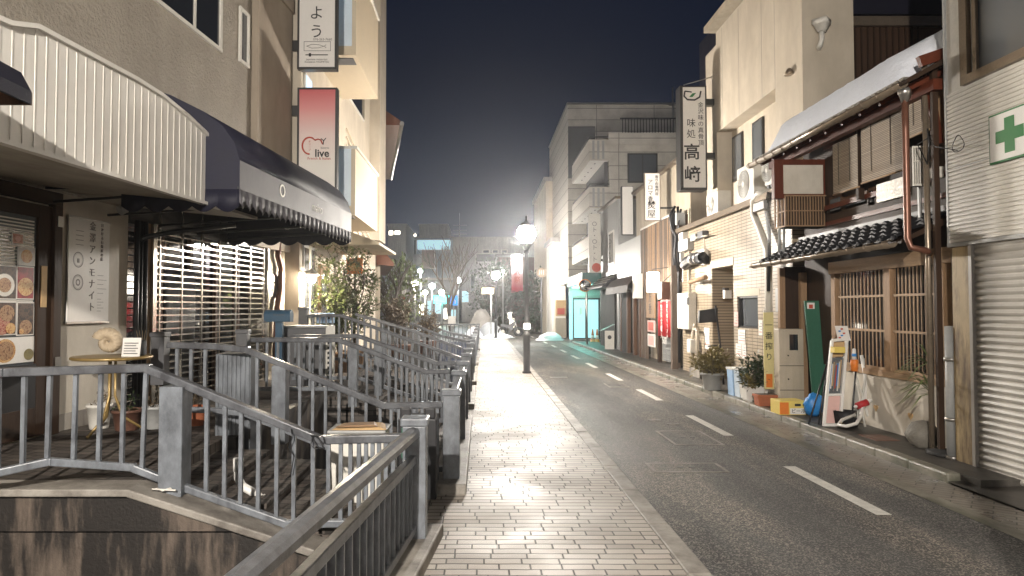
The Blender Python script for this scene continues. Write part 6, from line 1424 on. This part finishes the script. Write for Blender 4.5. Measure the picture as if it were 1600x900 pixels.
def plamp(px,py,Y,label,col='bulb_far',pole=True,r=.2,pz=0):
    c=onY(px,py,Y); t=thing('distant_lamp',label,'street lamp',(c.x,Y,pz),group='distant street lamps'); B().ball(c,r,10,7).build('globe',M[col],t); B().tube((c.x,Y,pz),(c.x,Y,c.z-r*.8),.07,8).lathe((c.x,Y,c.z+r*.8),[(r*.8,0),(.05,r*.5)],8).build('pole',M['grey_plastic'],t)
M['bulb_far']=emit('bulb_far',(1,.88,.70),300); M['bulb_white']=emit('bulb_white',(.85,.93,1.0),220)
plamp(648,443,50,'distant warm round lamp above the brown bushes',r=.26); plamp(657,423,62,'taller white distant lamp just right of the warm round one','bulb_white',r=.22); plamp(675,447,62,'white lamp left of the green shop glow','bulb_white',r=.25)
plamp(716,438,66,'white lamp right of the bare tree trunk','bulb_white',r=.25); plamp(664,457,75,'small warm lamp low behind the bushes',r=.25); plamp(690,457,80,'warm lamp over the green shop glow',r=.3); plamp(786,424,52,'tall slim pole lamp behind the second globe lamp',r=.08)
# ================================================================ DISTANCE
far_wall=stained('far_wall',(.40,.38,.36),(.25,.24,.24),.7,thr=(.3,.7)); blue_wall=stained('blue_wall',(.30,.37,.44),(.18,.24,.30),.7,thr=(.3,.7)); M['litwin']=emit('litwin',(1,.9,.75),6); M['cyanwin']=emit('cyanwin',(.45,.75,.85),.55)
def rect(px0,py0,px1,py1,Y): a,c=onY(px0,py0,Y),onY(px1,py1,Y); return a.x,c.x,c.z,a.z
def fbuild(name,label,px0,py0,px1,Y,dep,m,wins=(),cat='building',litw=(),z0=-.1,extra=()):
    x0,x1,_,z1=rect(px0,py0,px1,500,Y); t=thing(name,label,cat,((x0+x1)/2,Y,0)); B().box(x0,x1,Y,Y+dep,z0,z1).build('wall',m,t); B().box(x0-.15,x1+.15,Y-.15,Y+dep,z1,z1+.25).build('roof_edge',far_wall,t)
    for r_ in wins: a=rect(*r_,Y); o=B().box(a[0]-.06,a[1]+.06,Y-.05,Y,a[2]-.06,a[3]+.06).build('window',M['offwhite'],t); B().box(a[0],a[1],Y-.07,Y-.05,a[2],a[3]).build('pane',M['glass_dark'],o)
    for r_ in litw: a=rect(*r_[:4],Y); o=B().box(a[0]-.06,a[1]+.06,Y-.05,Y,a[2]-.06,a[3]+.06).build('window',M['offwhite'],t); B().box(a[0],a[1],Y-.07,Y-.05,a[2],a[3]).build('pane',M[r_[4]],o)
    for r_ in extra: a=rect(*r_[:4],Y); B().box(a[0],a[1],Y-r_[5],Y,a[2],a[3]).build('bay',r_[4],t)
    return t
fbuild('white_slab_building','pale windowless slab building left of the apartment block',853,283,884,44,10,M['cream'],litw=(),wins=((876,318,882,340),))
fbuild('low_annex','low grey annex in front of the pale slab building',864,378,884,40,4,M['offwhite'])
fbuild('dark_house','dark brown house behind the lamp with a lit doorway',778,402,852,62,12,M['brownwood'],litw=((792,488,800,497,'litwin'),(796,498,803,515,'litwin')),extra=((790,470,820,478,M['copper'],.6),))
fbuild('office_building','wide pale office building with a dark window strip at the street end',708,373,856,92,20,far_wall,wins=((744,397,812,409),(755,391,764,395),(770,391,778,395),(784,391,792,395),(735,430,742,455)),litw=((722,455,732,472,'cyanwin'),))
fbuild('blue_lit_building','bluish lit building with stacked roofs and a glass strip behind the bare tree',608,372,708,112,20,blue_wall,wins=((634,375,650,398),(694,385,702,391)),litw=((652,375,704,390,'cyanwin'),(638,366,650,371,'litwin'),(620,405,634,413,'cyanwin')),extra=((640,398,672,416,far_wall,1.5),(661,393,680,420,M['copper'],2.5)))
fbuild('penthouse','pale stacked penthouse roof above the bluish building',655,352,699,118,12,far_wall)
fbuild('terrace_building','small white lit building with a flat roof at the left of the skyline',606,352,634,100,14,far_wall,litw=((608,361,614,367,'litwin'),(617,361,625,366,'litwin')))
fbuild('shop_row','low bluish shop row behind the distant lamps',640,437,722,92,8,M['darkgrey'],litw=((668,470,674,500,'cyanwin'),(680,468,690,490,'cyanwin'),(655,475,662,492,'litwin'),(694,482,700,498,'litwin'),(705,484,712,496,'cyanwin')))
M['greenshop']=emit('greenshop',(.05,1.0,.75),6)
t=thing('green_shop_sign','glowing green shop sign beyond the distant lamps','sign',onY(693,467,70)); a=rect(678,462,703,474,70); B().box(a[0],a[1],70,70.3,a[2],a[3]).build('panel',M['greenshop'],t); B().tube(((a[0]+a[1])/2,70.2,-.1),((a[0]+a[1])/2,70.2,a[2]),.1,8).build('post',M['grey_plastic'],t)
M['bluesign']=emit('bluesign',(.02,.22,.75),1.2)
c=onY(709,470,58); t=thing('direction_sign','square blue road sign with a white curved arrow','sign',c); a=rect(703,462,715,477,58); B().box(a[0],a[1],58,58.06,a[2],a[3]).build('panel',M['bluesign'],t); B().path([(c.x+.12,57.97,c.z-.25),(c.x+.12,57.97,c.z+.02),(c.x-.0,57.97,c.z+.1),(c.x-.15,57.97,c.z+.02)],.05,6).prism([(c.x-.1,57.97,c.z-.12),(c.x-.1,57.97,c.z+.18),(c.x-.26,57.97,c.z+.02)],(0,.03,0)).build('arrow',M['paper'],t); B().tube((c.x,58.1,-.1),(c.x,58.1,c.z),.05,8).build('pole',M['grey_plastic'],t)
c=onY(631,465,42); t=thing('traffic_signs','stack of small white and red traffic signs beyond the bushes','sign',(c.x,42,-.1)); B().tube((c.x,42.1,-.1),(c.x,42.1,4.9),.05,8).build('pole',M['grey_plastic'],t)
a=rect(627,453,635,462,42); B().box(a[0],a[1],42,42.04,a[2],a[3]).build('white_plate',M['paper'],t); cc=onY(631,466,42); B().tube((cc.x,41.98,cc.z),(cc.x,42.02,cc.z),.15,14).build('red_disc',M['red'],t); a=rect(627,470,635,475,42); B().box(a[0],a[1],42,42.04,a[2],a[3]).build('lower_plate',M['paper'],t)
c=onY(762,454,39); t=thing('street_name_plate','small tan street name plate near the second lamp','sign',c); a=rect(753,450,771,459,39.2); B().box(a[0],a[1],39.2,39.25,a[2],a[3]).build('plate',M['card'],t); B().tube(((a[0]+a[1])/2+.2,39.3,0),((a[0]+a[1])/2+.2,39.3,a[2]),.03,6).build('pole',M['grey_plastic'],t)
t=thing('white_notice_board','small white notice board by the far canal railing','notice board',onY(706,500,45)); a=rect(700,494,712,509,45); B().box(a[0],a[1],45,45.05,a[2],a[3]).build('board',M['paper'],t); B().tube(((a[0]+a[1])/2,45.05,-.1),((a[0]+a[1])/2,45.05,a[2]),.04,6).build('leg',M['grey_plastic'],t)
t=thing('wooden_notice','wooden notice sheet with a red drawing by the dark shop corner','notice board',onY(875,490,38)); a=rect(868,469,885,494,38.5); B().box(a[0],a[1],38.5,38.6,a[2],a[3]).build('board',M['card'],t); B().box(a[0]+.1,a[1]-.1,38.48,38.5,a[2]+.1,a[2]+.45).build('drawing',M['redlogo'],t); a=rect(868,497,885,527,38.5); B().box(a[0],a[1],38.5,39,a[2],a[3]).build('base_box',M['cream2'],t)
c=onY(846,426,41); t=thing('round_emblem','round grey emblem plate high on a wall behind the nearest lamp','emblem',c); B().tube(c,c+Vector((0,.08,0)),.3,20).build('disc',M['gutter'],t); text('lettering','川',.34,c+Vector((0,-.01,0)),(1,0,0),(0,0,1),M['paper'],t); B().tube((c.x+.0,41.1,-.1),(c.x,41.1,c.z),.05,8).build('pole',M['darkgrey'],t)
# far canal fence
b=B(); t=thing('far_fence','low grey fence crossing at the far end of the canal','fence',(-1.5,37,0)); x=-5.0
B().box(-5.2,-.3,37.0,37.08,.72,.80).build('top_rail',M['rail'],t)
while x<-.4: B().box(x,x+.05,37.0,37.05,.0,.72).build('picket',M['rail'],t); x+=.22
# snow heaps
def heap(px,py,Y,wx,h,label,seed,m='snow_dirty'):
    c=onY(px,py,Y); rd=random.Random(seed); b=B(); n=18; k=9; rows=[]
    for i in range(k+1):
        f=i/k; ro=[]
        for j in range(n):
            a=2*math.pi*j/n; rr=wx*(1-f)**.6*(1+rd.uniform(-.12,.12)); ro.append(b.bm.verts.new((c.x+rr*math.cos(a),Y+rr*.7*math.sin(a),-.1+(h+.1)*(1-(1-f)**1.4)*(1+rd.uniform(-.05,.05)))))
        rows.append(ro)
    for i in range(k):
        for j in range(n): q=(j+1)%n; b.bm.faces.new((rows[i][j],rows[i][q],rows[i+1][q],rows[i+1][j]))
    o=b.build('snow_heap',M[m],loc=(c.x,Y,-.1),smooth=True); tag(o,label,'snow heap','heaps of cleared snow')
heap(752,500,47,.95,1.6,'tallest grey snow heap beyond the second lamp',1); heap(766,515,44,.9,.75,'broad pale snow heap right of the tallest one',2,'snow'); heap(778,528,39.5,1.0,.20,'flat snow patch around the foot of the second lamp',3,'snow'); heap(860,526,36.5,.75,.36,'snow heap by the kerb in front of the wooden notice',4,'snow'); heap(740,522,41,.6,.5,'low snow heap at the end of the canal railing',5,'snow')
# bare tree and evergreens
def tree(name,label,px,pyb,Y,H,seed,spread=.5,n=3,r0=.16,depth=4,upr=.5):
    rd=random.Random(seed); c=onY(px,pyb,Y); t=thing(name,label,'tree',(c.x,Y,-.1)); tr=B(); br=B()
    def go(b,p,d,l,r,k):
        pts=[p]; q=p
        for i in range(4):
            d=(d+Vector((rd.uniform(-.12,.12),rd.uniform(-.12,.12),rd.uniform(0,.1)))).normalized(); q=q+d*l/4; pts.append(q)
        b.tube(pts[0],pts[2],r,6,r*.85,False); b.tube(pts[2],pts[4],r*.85,6,r*.65,False)
        if k>0:
            for i in range(n+(1 if rd.random()<.5 else 0)):
                a=rd.uniform(0,2*math.pi); dd=(d+Vector((math.cos(a)*spread,math.sin(a)*spread,rd.uniform(.0,upr)))).normalized(); go(br,rd.choice(pts[2:]),dd,l*rd.uniform(.6,.85),r*.58,k-1)
    go(tr,Vector((c.x,Y,-.1)),Vector((-.03,0,1)),H*.33,r0,depth); tr.build('trunk',M['bark'],t); br.build('branches',M['bark'],t); return t
tree('bare_tree','tall leafless tree with spreading limbs before the far buildings',705,515,50,8.2,4,.5)
tree('bare_tree','smaller leafless tree with slanting twigs above the brown bushes',612,510,34,4.6,9,.6)
def ever(name,label,px,pyb,Y,Rr,H,n,m,seed):
    c=onY(px,pyb,Y); t=thing(name,label,'tree',(c.x,Y,-.1)); B().tube((c.x,Y,-.1),(c.x,Y,H*.7),.12,7,.06).build('trunk',M['bark'],t); foliage(t,(c.x,Y,H*.55),Rr,H*.5/Rr,n,m,seed,.34,'crown')
ever('evergreen_tree','dark dense evergreen behind the second lamp',775,515,56,2.1,5.2,2600,'leaf_dark',31); ever('evergreen_tree','smaller evergreen at the right of the dark dense one',838,520,48,1.4,4.0,1400,'leaf_dark',32); ever('green_tree','yellow green lit tree left of the warm distant lamp',622,505,40,1.3,4.3,1300,'leaf',33)
# motorbike by the lit doorway
c=onY(797,517,42); x,y=c.x,42; z=-.1; t=thing('motorbike','dark motorbike parked beside the snow under the lit doorway','motorbike',(x,y,z))
for dx in (-.45,.5):
    w_=B(); w_.path([(x+dx+.26*math.cos(a),y,z+.3+.26*math.sin(a)) for a in [R(k) for k in range(0,361,24)]],.05,6); wb=w_.build('wheel',M['black'],t); B().tube((x+dx,y-.05,z+.3),(x+dx,y+.05,z+.3),.12,10).build('hub',M['steel'],wb)
B().prism([(x-.55,y-.1,z+.62),(x-.1,y-.1,z+.55),(x+.05,y-.1,z+.3),(x+.2,y-.1,z+.5),(x+.3,y-.1,z+.95),(x+.15,y-.1,z+.9),(x-.1,y-.1,z+.72),(x-.55,y-.1,z+.8)],(0,.22,0)).build('body',M['darkgrey'],t,bevel=.02); B().tube((x+.5,y,z+.3),(x+.28,y,z+1.0),.04,8).tube((x+.26,y-.3,z+1.05),(x+.26,y+.3,z+1.05),.02,6).build('fork',M['steel'],t); B().tube((x+.32,y,z+.88),(x+.4,y,z+.88),.09,12).build('headlight',M['glass_mid'],t)
# rooftop mast
c=onY(718,380,95); t=thing('radio_mast','thin antenna mast with crossbars on the skyline behind the bare tree','mast',c); B().tube(c,onY(718,333,95),.10,6,.03).build('mast',M['grey_plastic'],t)
for py in (352,360,366): a=onY(708,py,95); b_=onY(729,py,95); B().tube(a,b_,.05,5).build('crossbar',M['grey_plastic'],t)

# ---- thin fog volume, added to give the lamps a lens-like bloom
o=B().box(-620,620,-80,1520,-2.6,18).build('bloom_haze',None)
hm=bpy.data.materials.new('bloom_haze'); hm.use_nodes=True; ht=hm.node_tree; ht.nodes.clear()
ho=ht.nodes.new('ShaderNodeOutputMaterial'); hv=ht.nodes.new('ShaderNodeVolumePrincipled'); hv.inputs['Density'].default_value=.0018; hv.inputs['Color'].default_value=(.8,.82,.86,1); hv.inputs['Anisotropy'].default_value=.8
ht.links.new(hv.outputs[0],ho.inputs['Volume']); o.data.materials.clear(); o.data.materials.append(hm); o['kind']='stuff'
